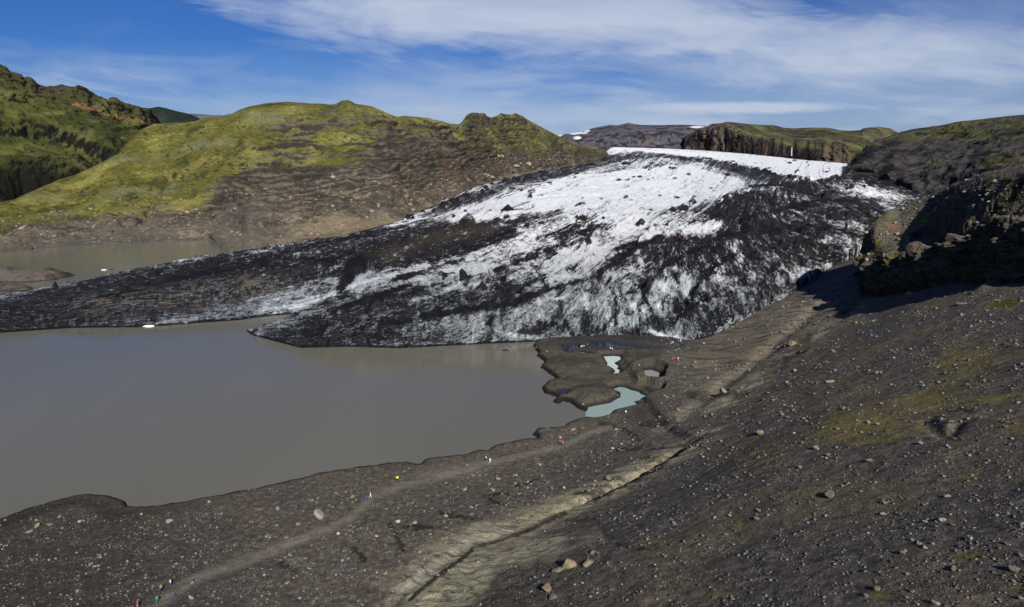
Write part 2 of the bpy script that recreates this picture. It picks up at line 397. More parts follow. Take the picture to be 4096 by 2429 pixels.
# ================================================================== GREEN HILL (middle left)
hill_cols = {
 -500: [(1040,630),(985,670),(935,710),(890,750),(860,800)],
 0:    [(1012,640),(940,690),(880,740),(840,770),(800,830)],
 300:  [(985,690),(900,760),(830,840),(770,900),(700,980)],
 450:  [(975,705),(890,775),(790,850),(700,930),(635,1020)],
 530:  [(970,712),(885,782),(775,860),(660,960),(565,1090)],
 600:  [(965,722),(880,790),(760,880),(630,1000),(495,1200)],
 875:  [(988,680),(940,757),(741,874),(588,977),(458,1129)],
 905:  [(1020,622),(942,752),(742,870),(586,975),(454,1128)],
 850:  [(957,740),(925,758),(740,880),(590,980),(465,1130)],
 950:  [(1016,622),(938,742),(742,864),(580,975),(440,1125)],
 1000: [(1008,612),(920,706),(740,850),(570,970),(425,1120)],
 1150: [(982,650),(870,745),(720,870),(560,990),(407,1130)],
 1400: [(938,692),(830,790),(690,900),(540,1020),(412,1150)],
 1560: [(900,745),(800,830),(680,930),(570,1040),(460,1180)],
 1700: [(850,850),(770,930),(670,1020),(570,1130),(472,1280)],
 1850: [(792,990),(730,1070),(650,1150),(570,1260),(480,1400)],
 2000: [(714,1280),(670,1350),(610,1430),(540,1520),(465,1620)],
 2150: [(685,1500),(650,1550),(600,1620),(550,1700),(500,1780)],
 2300: [(660,1750),(640,1790),(620,1830),(600,1870),(580,1920)],
 2400: [(647,1930),(635,1970),(622,2000),(610,2030),(597,2070)],
 2434: [(640,1990),(636,2000),(632,2015),(626,2035),(618,2080)],
 2450: [(720,1990),(716,2000),(712,2015),(708,2035),(700,2080)],
 2700: [(740,1990),(736,2000),(732,2015),(728,2035),(720,2080)],
}
hill_sky = [(0,812),(60,800),(140,762),(230,722),(300,702),(400,655),(470,618),(510,575),(560,522),(600,503),(620,497),(720,492),(780,488),(830,470),(900,462),(930,455),
 (960,438),(1000,425),(1040,418),(1080,412),(1150,408),(1210,412),(1250,416),(1300,416),(1340,418),(1375,410),(1390,408),(1420,418),(1480,426),(1520,440),(1560,460),(1590,470),
 (1620,465),(1700,471),(1780,490),(1800,497),(1838,498),(1855,482),(1870,470),(1900,466),(1940,470),(1960,479),(1985,470),(2005,462),(2045,470),(2062,464),(2090,472),(2150,500),(2190,522),(2230,543),(2300,578),(2340,588),(2380,590),(2410,600),(2434,618)]
def build_hill():
    X, Y, Z, S = layer(hill_cols, int(1150*Q), [20, int(150*Q), int(150*Q), int(150*Q), int(150*Q), 26, 8], (.95, -12), (1.06, -14), hill_sky, 12)
    px, py = proj(X, Y, Z)
    nr = grads(X, Y, Z)
    body = sst(1.0, 1.4, S)*(1-sst(4.9, 5.0, S)); amp = np.sqrt(np.maximum(Y, 300)/800)
    fade = np.clip(sst(1.0, 1.5, S), .12, 1)*np.clip(1-sst(4.4, 5.0, S), .14, 1)
    # gullies, hummocks and lava ledges (beds dip gently to the right)
    w = fbm3(X/160, Y/160, Z/90, 5, 5)
    rib = fbm3(X/45+w, Y/60, Z/140, 4, 9, ridge=True)
    fine = fbm3(X/14, Y/14, Z/12, 4, 31)
    crag = fbm3(X/22, Y/22, Z/16, 4, 77, ridge=True)
    bed = Z - .05*X + 9*fbm(X/140, Y/140, 3, 3) + 4*perlin(X/30, Y/30, 4)
    ledge = np.sin(bed*2*np.pi/15.5) + .5*np.sin(bed*2*np.pi/6.1+1)
    upz = sst(2.2, 3.2, S)*(px > 0)
    ledgem = upz*sst(900, 1250, px)*(1-sst(1900, 2250, px)) * np.clip(.6+fbm(X/90, Y/90, 3, 8)*1.6, 0, 1.3)
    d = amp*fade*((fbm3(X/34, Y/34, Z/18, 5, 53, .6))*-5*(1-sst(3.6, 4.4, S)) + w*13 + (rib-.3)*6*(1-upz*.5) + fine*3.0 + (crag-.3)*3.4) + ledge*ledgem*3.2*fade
    X = X + nr[..., 0]*d; Y = Y + nr[..., 1]*d; Z = Z + nr[..., 2]*d*.9
    # knobs on the far crest
    for kx, kw, kh in ((1910, 55, 10), (2030, 60, 7), (1385, 30, 4), (2075, 40, 3)):
        Z += kh*np.exp(-((px-kx)/kw)**4)*np.exp(-((S-4.75)/.22)**2)*(.8+.4*crag)
    # a little gully running down the left flank
    gl = dpoly(px, py, [(690,700),(660,750),(640,790),(600,850),(560,900)])
    Z -= 6*np.exp(-(gl/12)**2)
    nr = grads(X, Y, Z); slope = nr[..., 2]
    # colours
    n1 = fbm(X/70, Y/70, 5, 40); n2 = fbm3(X/16, Y/16, Z/8, 4, 50); n3 = fbm3(X/5, Y/5, Z/4, 3, 60)
    col = np.zeros(X.shape+(3,), np.float32) + np.array((.140, .118, .086), np.float32)
    col = mixc(col, (.062, .058, .055), sst(-.15, .35, n2 + .3*n3))
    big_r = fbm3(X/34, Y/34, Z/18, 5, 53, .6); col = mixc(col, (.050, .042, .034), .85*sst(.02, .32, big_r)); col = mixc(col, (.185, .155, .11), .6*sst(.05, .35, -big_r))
    tan = sst(.05, .40, n2*.8 - n1*.5 + n3*.7 - .5*big_r)*(1-sst(2.2, 3.4, S)); col = mixc(col, (.27, .215, .145), tan*.85*sst(250, 900, px))
    vst = sst(.1, .5, fbm(px/14, Z/60, 3, 57)); col = mixc(col, (.045, .036, .028), .6*vst*np.exp(-((px-1080)/330)**2-((py-780)/90)**2))
    shade_bands = np.sin(bed*2*np.pi/5.2)*.5+.5
    col = mixc(col, (.030, .025, .020), shade_bands*.85*sst(1.5, 2.5, S)*(1-sst(3.9, 4.3, S))*(n2 > -.5))  # ledge shadow painted as dark bands along the beds
    col = mixc(col, (.13, .075, .05), .5*sst(.15, .4, fbm(X/40, Y/40, 3, 91))*sst(1300, 1700, px)*(1-sst(3.2, 4, S)))
    # bare shelf of pale rock beside the glacier
    pale = dpoly(px, py, [(1060,1000),(1300,930),(1560,905),(1640,870),(1480,880),(1350,855),(1380,840),(1300,880),(1180,930)], True)
    col = mixc(col, (.24, .19, .125), .75*sst(14, -14, pale + 12*n3))
    # moss: a photographed boundary line, broken up
    line = np.interp(px, [-500,0,180,400,640,800,900,1000,1150,1300,1450,1560,1700,1850,2000,2150,2300,2434],
                         [960,905,880,850,830,800,740,700,655,650,640,560,535,560,600,620,625,600])
    line2 = np.interp(px, [-500,0,300,500,700,820,950], [960,890,850,845,820,750,720])
    green = sst(40, -40, py - line + 75*n1 + 45*n2)
    lowg = sst(16, -20, py-np.interp(px, [-100,0,180,400,640,800,900,1000], [900,870,900,880,840,795,700,560]) + 40*n2)
    green = np.maximum(green, lowg*(px < 1000))
    stripes = sst(-.1, .5, ledge/1.5 + .9*n1 + .7*n2)  # stripes stand for the dark ledge shadow between lit moss
    right = sst(950, 1150, px)*(1-sst(1500, 1800, px)*.5)
    green *= (1 - right*stripes*sst(4.85, 4.2, S)*.93)
    green *= sst(.30, .62, slope + .18*n2)
    green = np.clip(green, 0, 1)
    moss = np.zeros_like(col) + np.array((.122, .115, .026), np.float32)
    moss = mixc(moss, (.050, .058, .015), sst(-.1, .4, fbm(X/35, Y/35, 4, 70)+.4*n3))
    moss = mixc(moss, (.24, .218, .060), sst(-.1, .5, fbm(X/60, Y/60, 4, 71)))  # sunlit highlights and shadow tones of the moss are painted in
    moss = mixc(moss, (.040, .048, .016), .5*sst(.12, .42, fbm3(X/7, Y/7, Z/3.5, 4, 73)))
    ter = fbm3(X/11, Y/11, (Z+.12*X)/1.9, 5, 74, .65); moss = mixc(moss, (.040, .042, .015), .5*sst(.02, .34, ter)); moss = mixc(moss, (.30, .27, .085), .55*sst(.04, .34, -ter)*sst(-.3, .2, fbm(X/120, Y/120, 3, 75)))
    moss = mixc(moss, (.16, .165, .085), .7*sst(.1, .35, fbm(X/90, Y/60, 3, 72)))
    col = col*(1-green[..., None]) + moss*green[..., None]
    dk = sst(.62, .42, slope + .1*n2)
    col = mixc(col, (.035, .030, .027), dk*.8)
    # grey gravel apron by the left lake
    gr = sst(30, -10, line2 - py + 0)*0 + sst(0, 60, py-line-60 + 30*n1)*(1-sst(900, 1250, px))
    col = mixc(col, (.098, .090, .078), gr*.8*(1-tan*.6))
    silt = sst(60, -20, dpoly(px, py, [(840,965),(960,955),(1060,965),(1010,1020),(850,1060)], True)); col = mixc(col, (.135, .120, .095), silt*.9)
    sp = sst(.38, .55, fbm3(X/6, Y/6, Z/6, 2, 81))
    col = mixc(col, (.25, .20, .14), sp*.8*(1-green)*sst(3.4, 2.2, S))
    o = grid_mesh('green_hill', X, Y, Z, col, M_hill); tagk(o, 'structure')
    return X, Y, Z
HX, HY, HZ = build_hill()

# ================================================================== LEFT MOUNTAIN
mtn_cols = {
 -700: [(980,640),(800,800),(520,1000),(250,1250),(0,1500)],
 -300: [(960,700),(780,860),(520,1040),(300,1280),(130,1500)],
 0:    [(900,830),(730,930),(560,1080),(400,1300),(258,1500)],
 180:  [(840,930),(700,1000),(580,1120),(450,1320),(345,1530)],
 300:  [(780,1000),(660,1070),(570,1180),(470,1350),(348,1560)],
 430:  [(720,1100),(620,1180),(560,1260),(490,1400),(400,1640)],
 550:  [(660,1200),(590,1300),(540,1400),(490,1550),(437,1700)],
 640:  [(640,1400),(600,1450),(570,1550),(545,1650),(510,1800)],
 760:  [(680,1500),(650,1550),(630,1600),(610,1700),(590,1900)],
}
mtn_sky = [(-300,130),(-100,215),(0,258),(25,270),(40,288),(71,293),(90,312),(105,309),(112,303),(120,312),(131,325),(150,338),(186,352),(196,346),(215,350),(246,339),(262,346),(290,350),(317,347),(335,356),(377,380),(400,392),(437,405),(443,395),(453,391),(470,396),(475,406),(500,414),(546,436),(600,470),(650,515)]
def build_mtn():
    X, Y, Z, S = layer(mtn_cols, int(620*Q), [14, int(110*Q), int(110*Q), int(110*Q), int(130*Q), 24, 6], (.93, -20), (1.06, -22), mtn_sky, 3)
    px, py = proj(X, Y, Z); nr = grads(X, Y, Z)
    fade = np.clip(1-sst(4.5, 5.0, S), .10, 1)
    w = fbm3(X/260, Y/260, Z/160, 4, 15); rib = fbm3(X/70+w, Y/110, Z/200, 4, 19, ridge=True)
    fine = fbm3(X/22, Y/22, Z/18, 4, 36); crag = fbm3(X/34, Y/34, Z/26, 5, 87, ridge=True)
    d = fade*(w*26 + (rib-.3)*13 + fine*6) 
    crest = np.exp(-((S-4.85)/.35)**2)
    d += crest*(crag-.2)*9*fade + fade*(crag-.3)*5
    X = X + nr[..., 0]*d; Y = Y + nr[..., 1]*d; Z = Z + nr[..., 2]*d
    # crags that step down on the lower slopes: terraces of black cliff
    px, py = proj(X, Y, Z)
    nn = fbm(X/60, Y/60, 4, 23)
    nb = fbm(X/130, Y/130, 3, 24); cr2 = fbm3(X/40, Y/40, Z/60, 4, 88, ridge=True)
    def terrace(line, h, wdt, rng):
        d_ = py - np.interp(px, [a for a, _ in line], [b for _, b in line]) + 55*nb + 26*nn
        return -h*sst(0, wdt, d_)*sst(rng, rng*.4, d_)*np.clip(.55+nb*1.5+.5*cr2, 0, 1.3)
    Z += terrace([(-300,500),(0,455),(110,475),(230,510),(350,540),(470,600)], 20, 40, 130)
    Z += terrace([(-300,660),(0,650),(120,640),(260,640),(400,680),(500,720)], 40, 90, 320)
    Z += terrace([(-300,760),(0,740),(180,730),(330,740),(450,780)], 24, 50, 220)
    nr = grads(X, Y, Z); slope = nr[..., 2]
    n1 = fbm(X/120, Y/120, 5, 41); n2 = fbm3(X/26, Y/26, Z/20, 4, 51); n3 = fbm3(X/9, Y/9, Z/8, 3, 61)
    col = np.zeros(X.shape+(3,), np.float32) + np.array((.058, .066, .018), np.float32)
    col = mixc(col, (.110, .112, .028), sst(-.05, .35, n1+.4*n2))
    col = mixc(col, (.14, .145, .06), .8*sst(.05, .4, fbm(X/60, Y/90, 4, 44)))
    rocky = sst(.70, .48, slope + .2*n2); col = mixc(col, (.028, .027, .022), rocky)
    up = sst(4.0, 4.8, S + .5*n1)
    col = mixc(col, (.050, .040, .032), up*.85*sst(-.3, .2, n2))
    red = dpoly(px, py, [(290,420),(370,440),(460,470),(560,480),(620,500),(540,485),(420,455),(300,405)], True)
    col = mixc(col, (.25, .135, .07), sst(10, -6, red+26*n3+14*n2))
    col = mixc(col, (.008, .010, .006), .95*sst(600, 690, py - 60*n1)*sst(-.25, .15, n2+.1))  # shade of the ravine painted in near-black
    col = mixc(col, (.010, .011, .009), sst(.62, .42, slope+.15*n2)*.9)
    g = dpoly(px, py, [(-300,760),(0,715),(60,730),(110,790),(90,830),(-300,860)], True)
    col = mixc(col, (.19, .19, .185), sst(6, -6, g+20*n2))
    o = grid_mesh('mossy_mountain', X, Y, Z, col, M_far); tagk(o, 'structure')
build_mtn()

# ================================================================== FAR HILLS
def far_layer(name, cols, sky, nu, rows, back, amps, colfn, mat, fd=(.97, -20), crestn=.1, vert=None, sm=2):
    X, Y, Z, S = layer(cols, int(nu*Q), rows, fd, back, sky, sm)
    if vert:
        pq, _ = proj(X, Y, Z)
        for gx_, gw_ in (GUL if name == 'far_cliff' else ()):
            Y = Y + 55*np.exp(-((pq-gx_-6*fbm(Z/18, Y*0, 2, int(gx_)))/gw_)**2)*sst(1, 1.2, S)*sst(4.0, 3.2, S)
    if vert: Y = Y + vert[1]*fbm(X/vert[0] + .3*fbm(Z/40, X/200, 2, 70), Z/900, 4, 71, ridge=True)*sst(1, 1.3, S)*sst(3.6, 2.8, S); X = X
    px0, py0 = proj(X, Y, Z); nr = grads(X, Y, Z); k = len(rows)-2
    fade = np.clip(1-sst(k-1.6 if vert else k-.5, k-.2 if vert else k, S), crestn, 1)*np.clip(sst(1., 1.4, S), .2, 1)
    d = 0
    for (wl, a, rg, sd) in amps: d = d + a*(fbm3(X/wl, Y/wl, Z/(wl*1.3), 4, sd, ridge=rg) - (.25 if rg else 0))
    d = d*fade
    X = X + nr[..., 0]*d; Y = Y + nr[..., 1]*d; Z = Z + nr[..., 2]*d*.7
    nr = grads(X, Y, Z); px, py = proj(X, Y, Z)
    o = grid_mesh(name, X, Y, Z, colfn(X, Y, Z, S, px, py, nr[..., 2]), mat); tagk(o, 'structure')
    return X, Y, Z
def col_dark_hill(X, Y, Z, S, px, py, sl):
    n = fbm(X/200, Y/200, 4, 3); c = np.zeros(X.shape+(3,), np.float32) + np.array((.016, .026, .022), np.float32)
    c = mixc(c, (.05, .075, .03), sst(0, .3, n)*sst(700, 560, px)); return c
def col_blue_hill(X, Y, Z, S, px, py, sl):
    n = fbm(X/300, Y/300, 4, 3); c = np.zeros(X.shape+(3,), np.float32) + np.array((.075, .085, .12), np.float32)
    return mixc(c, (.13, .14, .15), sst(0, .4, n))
far_layer('far_hill', {440:[(560,2300),(520,2350),(445,2450)], 640:[(560,2250),(500,2320),(430,2450)], 830:[(570,2200),(540,2250),(490,2450)], 960:[(580,2200),(560,2250),(540,2450)]},
  [(440,445),(480,440),(540,432),(600,433),(633,427),(660,432),(710,446),(759,457),(790,470),(813,481),(850,500),(950,530)], 220, [6,50,60,10,4], (1.08, -30),
  [(300, 18, False, 5), (90, 8, True, 6)], col_dark_hill, M_far)
far_layer('far_hill', {640:[(520,4800),(490,4900),(462,5000)], 1000:[(540,4800),(510,4900),(478,5000)]},
  [(640,462),(700,458),(764,456),(810,458),(852,462),(880,461),(922,463),(960,470),(1000,478)], 160, [6,40,40,10,4], (1.08, -40),
  [(500, 25, False, 5), (150, 12, True, 6)], col_blue_hill, M_far)
# ice cap on the skyline
def col_snow(X, Y, Z, S, px, py, sl):
    return np.zeros(X.shape+(3,), np.float32) + np.array((.80, .83, .88), np.float32)
far_layer('ice_cap', {2150:[(600,7000),(570,7500),(545,9000)], 2500:[(600,7000),(560,7500),(505,9000)]},
  [(2150,548),(2230,541),(2330,528),(2400,518),(2500,508)], 120, [6,30,40,8,4], (1.08, -60), [(1500, 30, False, 5)], col_snow, M_far)

# far cliffs beyond the glacier
def col_cliff_a(X, Y, Z, S, px, py, sl):
    n1 = fbm(X/250, Y/250, 4, 3); n2 = fbm3(X/60, Y/60, Z/22, 4, 4); vs = fbm3(X/28, Y/60, Z/160, 3, 9)
    c = np.zeros(X.shape+(3,), np.float32) + np.array((.105, .100, .120), np.float32)
    c = mixc(c, (.030, .031, .045), sst(-.1, .25, n2 + .4*vs)); c = mixc(c, (.16, .13, .13), .7*sst(.1, .4, n1-.4*n2))
    c = mixc(c, (.07, .075, .035), .5*sst(.1, .35, n1)*sst(.6, .8, sl)*sst(4.4, 5, S))
    for sx_, sy_, rx, ry in ((2310, 552, 14, 6), (2790, 509, 26, 4), (2345, 524, 14, 5), (2330, 533, 20, 3)):
        c = mixc(c, (.8, .82, .86), sst(1.4, .7, np.hypot((px-sx_)/rx, (py-sy_)/ry) + .4*n2))
    return c
far_layer('far_mountain', {
  2180:[(640,2950),(620,3050),(600,3150),(580,3400),(570,3700)], 2300:[(625,2950),(600,3050),(570,3150),(545,3400),(530,3700)],
  2440:[(604,2800),(585,3000),(555,3080),(525,3350),(500,3700)], 2700:[(606,2900),(585,3050),(555,3120),(520,3350),(500,3700)], 2950:[(620,2900),(600,3050),(570,3150),(535,3350),(515,3700)]},
  [(2180,575),(2225,553),(2239,549),(2255,538),(2272,536),(2300,542),(2320,536),(2343,522),(2380,512),(2441,500),(2470,503),(2512,492),(2540,497),(2567,501),(2650,502),(2700,500),(2732,500),(2800,504),(2950,520)],
  520, [8,60,70,50,60,12,4], (1.06, -25), [(260, 22, True, 5), (90, 18, True, 6), (30, 10, False, 8)], col_cliff_a, M_far, crestn=.08, vert=(110, 60))
def col_cliff_b(X, Y, Z, S, px, py, sl):
    n1 = fbm(X/160, Y/160, 4, 13); n2 = fbm3(X/45, Y/45, Z/16, 4, 14); vs = fbm3(X/14, Y/40, Z/160, 3, 19)
    c = np.zeros(X.shape+(3,), np.float32) + np.array((.125, .095, .072), np.float32)
    rb = fbm(X/75 + .3*fbm(Z/40, X/200, 2, 70), Z/900, 4, 71, ridge=True)
    c = mixc(c, (.045, .038, .040), sst(-.1, .3, n2*.7 + vs)); c = mixc(c, (.010, .010, .013), .8*sst(.45, .85, rb+.3*vs)); c = mixc(c, (.15, .085, .055), .6*sst(.1, .4, vs-n2*.3)*sst(560, 600, py))
    gline = np.interp(px, [2760,2850,2950,3100,3200,3300,3450,3600], [480,495,535,572,585,605,660,680])
    g = sst(12, -12, py-gline + 34*n1 + 26*n2)*sst(.30, .6, sl+.12*n2)*sst(2860, 2960, px)
    gp = sst(.12, .28, n1+.3*n2)*sst(.5, .7, sl)*.9
    g = np.maximum(g, gp*.7*sst(2840, 2950, px))*(1-.7*sst(.2, .6, rb))
    g *= 1-.6*sst(-.1, .3, fbm(X/60, Z/14, 3, 78))
    m_ = np.zeros_like(c) + np.array((.14, .15, .045), np.float32); m_ = mixc(m_, (.07, .075, .035), sst(-.1, .3, n2+n1))
    c = c*(1-g[..., None]) + m_*g[..., None]
    for gx_, gw_ in GUL: c = mixc(c, (.006, .006, .008), .9*np.exp(-((px-gx_-6*fbm(Z/18, Y*0, 2, int(gx_)))/(gw_*.8))**2)*sst(530, 560, py+.0*px)*sst(3.9, 3.3, S))  # shadow in the carved gullies painted near-black
    top = sst(4.5, 5.0, S)*sst(-.2, .1, n1)
    return mixc(c, (.060, .058, .052), top*.8)
GUL = [(2838,6),(2880,4),(2917,7),(2942,4),(2970,8),(3010,7),(3048,4),(3092,8),(3128,4),(3181,9),(3232,8),(3262,4),(3290,6),(3330,5),(3372,6)]
FCL = far_layer('far_cliff', {
  2740:[(650,2700),(640,2720),(620,2750),(580,2900),(540,3100)],
  2800:[(604,2690),(598,2720),(522,2770),(516,2900),(512,3000)], 2900:[(612,2560),(606,2590),(508,2650),(498,2850),(488,3000)],
  3000:[(622,2400),(615,2430),(548,2490),(530,2750),(497,2980)], 3165:[(640,2120),(634,2140),(585,2190),(555,2550),(511,2950)],
  3300:[(655,1850),(648,1870),(600,1930),(560,2250),(511,2700)], 3450:[(672,1900),(662,1930),(610,2000),(565,2200),(518,2500)],
  3560:[(690,2150),(660,2180),(600,2250),(560,2400),(516,2600)], 3690:[(720,2200),(700,2220),(680,2250),(640,2300),(600,2400)]},
  [(2740,545),(2790,522),(2830,506),(2845,497),(2857,495),(2885,494),(2907,488),(2940,491),(2994,497),(3060,501),(3092,501),(3110,505),(3136,512),(3180,514),(3220,512),(3256,511),(3305,511),(3330,515),(3360,522),(3400,524),(3442,521),(3450,515),(3470,511),(3512,508),(3560,514),(3620,545),(3690,600)],
  760, [10,40,120,90,70,12,4], (1.05, -20), [(170, 8, True, 25), (60, 7, True, 26), (22, 4, False, 28)], col_cliff_b, M_far, crestn=.08, vert=(75, 60))

# ================================================================== RIGHT HILLSIDE (dark scree with green top)
rh_cols = {
 3380: [(740,1150),(735,1160),(730,1180),(725,1200),(720,1250)],
 3420: [(690,1180),(685,1190),(668,1220),(655,1260),(640,1400)],
 3500: [(700,1100),(672,1180),(640,1300),(595,1600),(560,1900)],
 3600: [(745,930),(700,1020),(650,1200),(590,1500),(530,1900)],
 3690: [(796,820),(724,930),(655,1120),(590,1450),(513,1880)],
 3800: [(840,680),(740,820),(650,1020),(570,1350),(497,1750)],
 4096: [(860,480),(720,600),(620,800),(530,1100),(461,1500)],
 4600: [(900,380),(720,480),(600,620),(500,850),(410,1150)],
}
rh_sky = [(3380,690),(3403,645),(3430,630),(3480,585),(3520,560),(3560,545),(3600,530),(3650,518),(3693,512),(3731,508),(3780,500),(3824,489),(3900,481),(4004,470),(4050,465),(4096,461),(4300,440)]
def col_rh(X, Y, Z, S, px, py, sl):
    n1 = fbm(X/120, Y/120, 4, 13); n2 = fbm3(X/30, Y/30, Z/20, 4, 14); n3 = fbm3(X/9, Y/9, Z/8, 3, 19)
    c = np.zeros(X.shape+(3,), np.float32) + np.array((.058, .055, .057), np.float32)
    scr = fbm(X/22, Y/70, 4, 79)
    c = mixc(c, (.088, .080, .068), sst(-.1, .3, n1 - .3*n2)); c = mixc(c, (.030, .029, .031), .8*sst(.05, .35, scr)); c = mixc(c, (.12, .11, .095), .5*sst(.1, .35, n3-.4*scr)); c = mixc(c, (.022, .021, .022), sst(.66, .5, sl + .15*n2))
    gl = np.interp(px, [3380,3500,3700,3850,3950,4096,4500], [600,600,560,590,600,590,560])
    g = sst(30, -30, py-gl+14 + 40*n1 + 26*n2)*sst(-.1, .25, fbm(X/50, Y/160, 4, 77)+.3*n2+.05)
    gp = np.exp(-((px-4000)/80)**2 - ((py-640)/35)**2) + .9*np.exp(-((px-3735)/50)**2 - ((py-655)/20)**2)
    g = np.clip(np.maximum(g, gp*sst(-.2, .2, n2+.1)*.8), 0, 1)
    c = mixc(c, (.100, .103, .032), g*.85)
    for pl, w_ in RH_ROCK: c = mixc(c, (.018, .017, .018), .9*sst(w_*1.3, w_*.4, dpoly(px, py, pl, sy=2.0) + w_*1.6*n2 + w_*n3))
    return c
RH_ROCK = [([(3671,538),(3760,534),(3867,533)], 12), ([(3987,549),(4040,535),(4110,527)], 16), ([(3420,650),(3500,600),(3583,570)], 22), ([(3540,640),(3580,605),(3680,600)], 18), ([(3640,662),(3690,655)], 14), ([(3884,626),(3950,612),(4015,615)], 20),
 ([(3742,713),(3813,675)], 16), ([(3905,686),(3998,675)], 18), ([(4031,631),(4110,615)], 16), ([(3580,520),(3690,513)], 8), ([(3520,690),(3560,660)], 14), ([(3700,620),(3760,600)], 12)]
far_layer('scree_hill', rh_cols, rh_sky, 520, [10,120,120,110,110,14,4], (1.06, -25),
  [(180, 16, False, 45), (60, 9, True, 46), (16, 2.6, False, 48), (34, 6.5, True, 49), (80, 9, True, 51)], col_rh, M_far, sm=14)

# ================================================================== GLACIER
gl_rows = {   # px: (py, Y) from the terminus to the far edge
 -500: [(1350,None),(1320,360),(1270,376),(1245,398),(1230,425),(1222,436),(1215,445)],
 0:    [(1332,None),(1290,360),(1240,375),(1215,400),(1203,420),(1198,430),(1193,437)],
 300:  [(1312,None),(1275,366),(1215,388),(1170,415),(1145,450),(1136,462),(1127,470)],
 560:  [(1310,None),(1270,371),(1180,400),(1120,450),(1090,490),(1080,520),(1070,540)],
 800:  [(1292,None),(1250,378),(1160,405),(1090,460),(1055,515),(1043,550),(1033,580)],
 950:  [(1281,None),(1235,380),(1150,408),(1080,465),(1040,525),(1027,565),(1016,600)],
 1000: [(1340,None),(1250,370),(1150,400),(1070,470),(1035,530),(1022,570),(1010,612)],
 1200: [(1393,None),(1325,338),(1185,372),(1060,460),(1005,545),(990,595),(977,650)],
 1400: [(1388,None),(1312,341),(1175,375),(1045,470),(975,580),(955,640),(940,692)],
 1600: [(1394,None),(1305,339),(1140,378),(1015,480),(930,600),(905,680),(885,770)],
 1900: [(1378,None),(1285,343),(1105,395),(955,520),(850,680),(790,860),(750,1120)],
 2130: [(1368,None),(1260,347),(1062,425),(900,560),(765,880),(718,1120),(688,1500)],
 2300: [(1356,None),(1245,350),(1055,430),(885,580),(755,930),(700,1280),(660,1750)],
 2400: [(1352,None),(1235,353),(1045,435),(875,590),(748,960),(690,1400),(642,1960)],
 2440: [(1353,None),(1235,353),(1045,435),(870,595),(745,980),(660,1650),(589,2600)],
 2640: [(1365,None),(1245,350),(1045,440),(865,610),(742,1010),(668,1600),(594,2700)],
 2800: [(1385,None),(1270,346),(1065,430),(860,620),(745,1000),(676,1500),(602,2700)],
 3000: [(1297,355),(1200,370),(1045,440),(875,600),(758,960),(690,1400),(617,2450)],
 3200: [(1135,398),(1060,430),(960,510),(850,640),(765,920),(700,1250),(638,2080)],
 3400: [(1010,470),(960,510),(890,590),(810,720),(750,930),(700,1180),(656,1650)],
 3600: [(880,640),(862,670),(830,720),(790,780),(765,850),(745,920),(716,1010)],
 3720: [(850,700),(840,720),(825,750),(812,780),(800,800),(795,820),(790,840)],
 3800: [(930,690),(920,710),(910,740),(900,780),(890,800),(880,820),(870,840)],
}
for p, kn in gl_rows.items():
    gl_rows[p] = [(py, float(at_z(p, py, 0.0)[1]) if y is None else y) for py, y in kn]
STREAM = [  # flow lines of the ice, pixel polylines; value across = index
 [(2440,600),(2200,672),(2000,716),(1850,790),(1700,852),(1400,942),(1000,1012),(500,1090),(0,1195)],
 [(2560,612),(2350,700),(2100,790),(1900,880),(1500,985),(1000,1105),(500,1190),(0,1262)],
 [(2680,622),(2480,750),(2150,915),(1750,1050),(1300,1160),(900,1262),(400,1308),(-100,1335)],
 [(2800,640),(2620,780),(2350,940),(2000,1080),(1600,1230),(1300,1330),(1060,1346)],
 [(2900,655),(2780,790),(2560,930),(2300,1090),(2060,1240),(1850,1378)],
 [(2960,665),(2850,780),(2650,920),(2450,1080),(2330,1240),(2250,1355)],
 [(3000,672),(2920,770),(2780,900),(2680,1060),(2640,1220),(2620,1362)],
 [(3050,680),(2980,760),(2920,880),(2920,1040),(2980,1180),(3010,1290)],
 [(3120,685),(3060,740),(3060,830),(3160,950),(3280,1040),(3380,1060)],
 [(3250,680),(3250,730),(3350,810),(3480,870),(3580,880)],
 [(3400,672),(3480,710),(3580,760),(3680,790)],
]
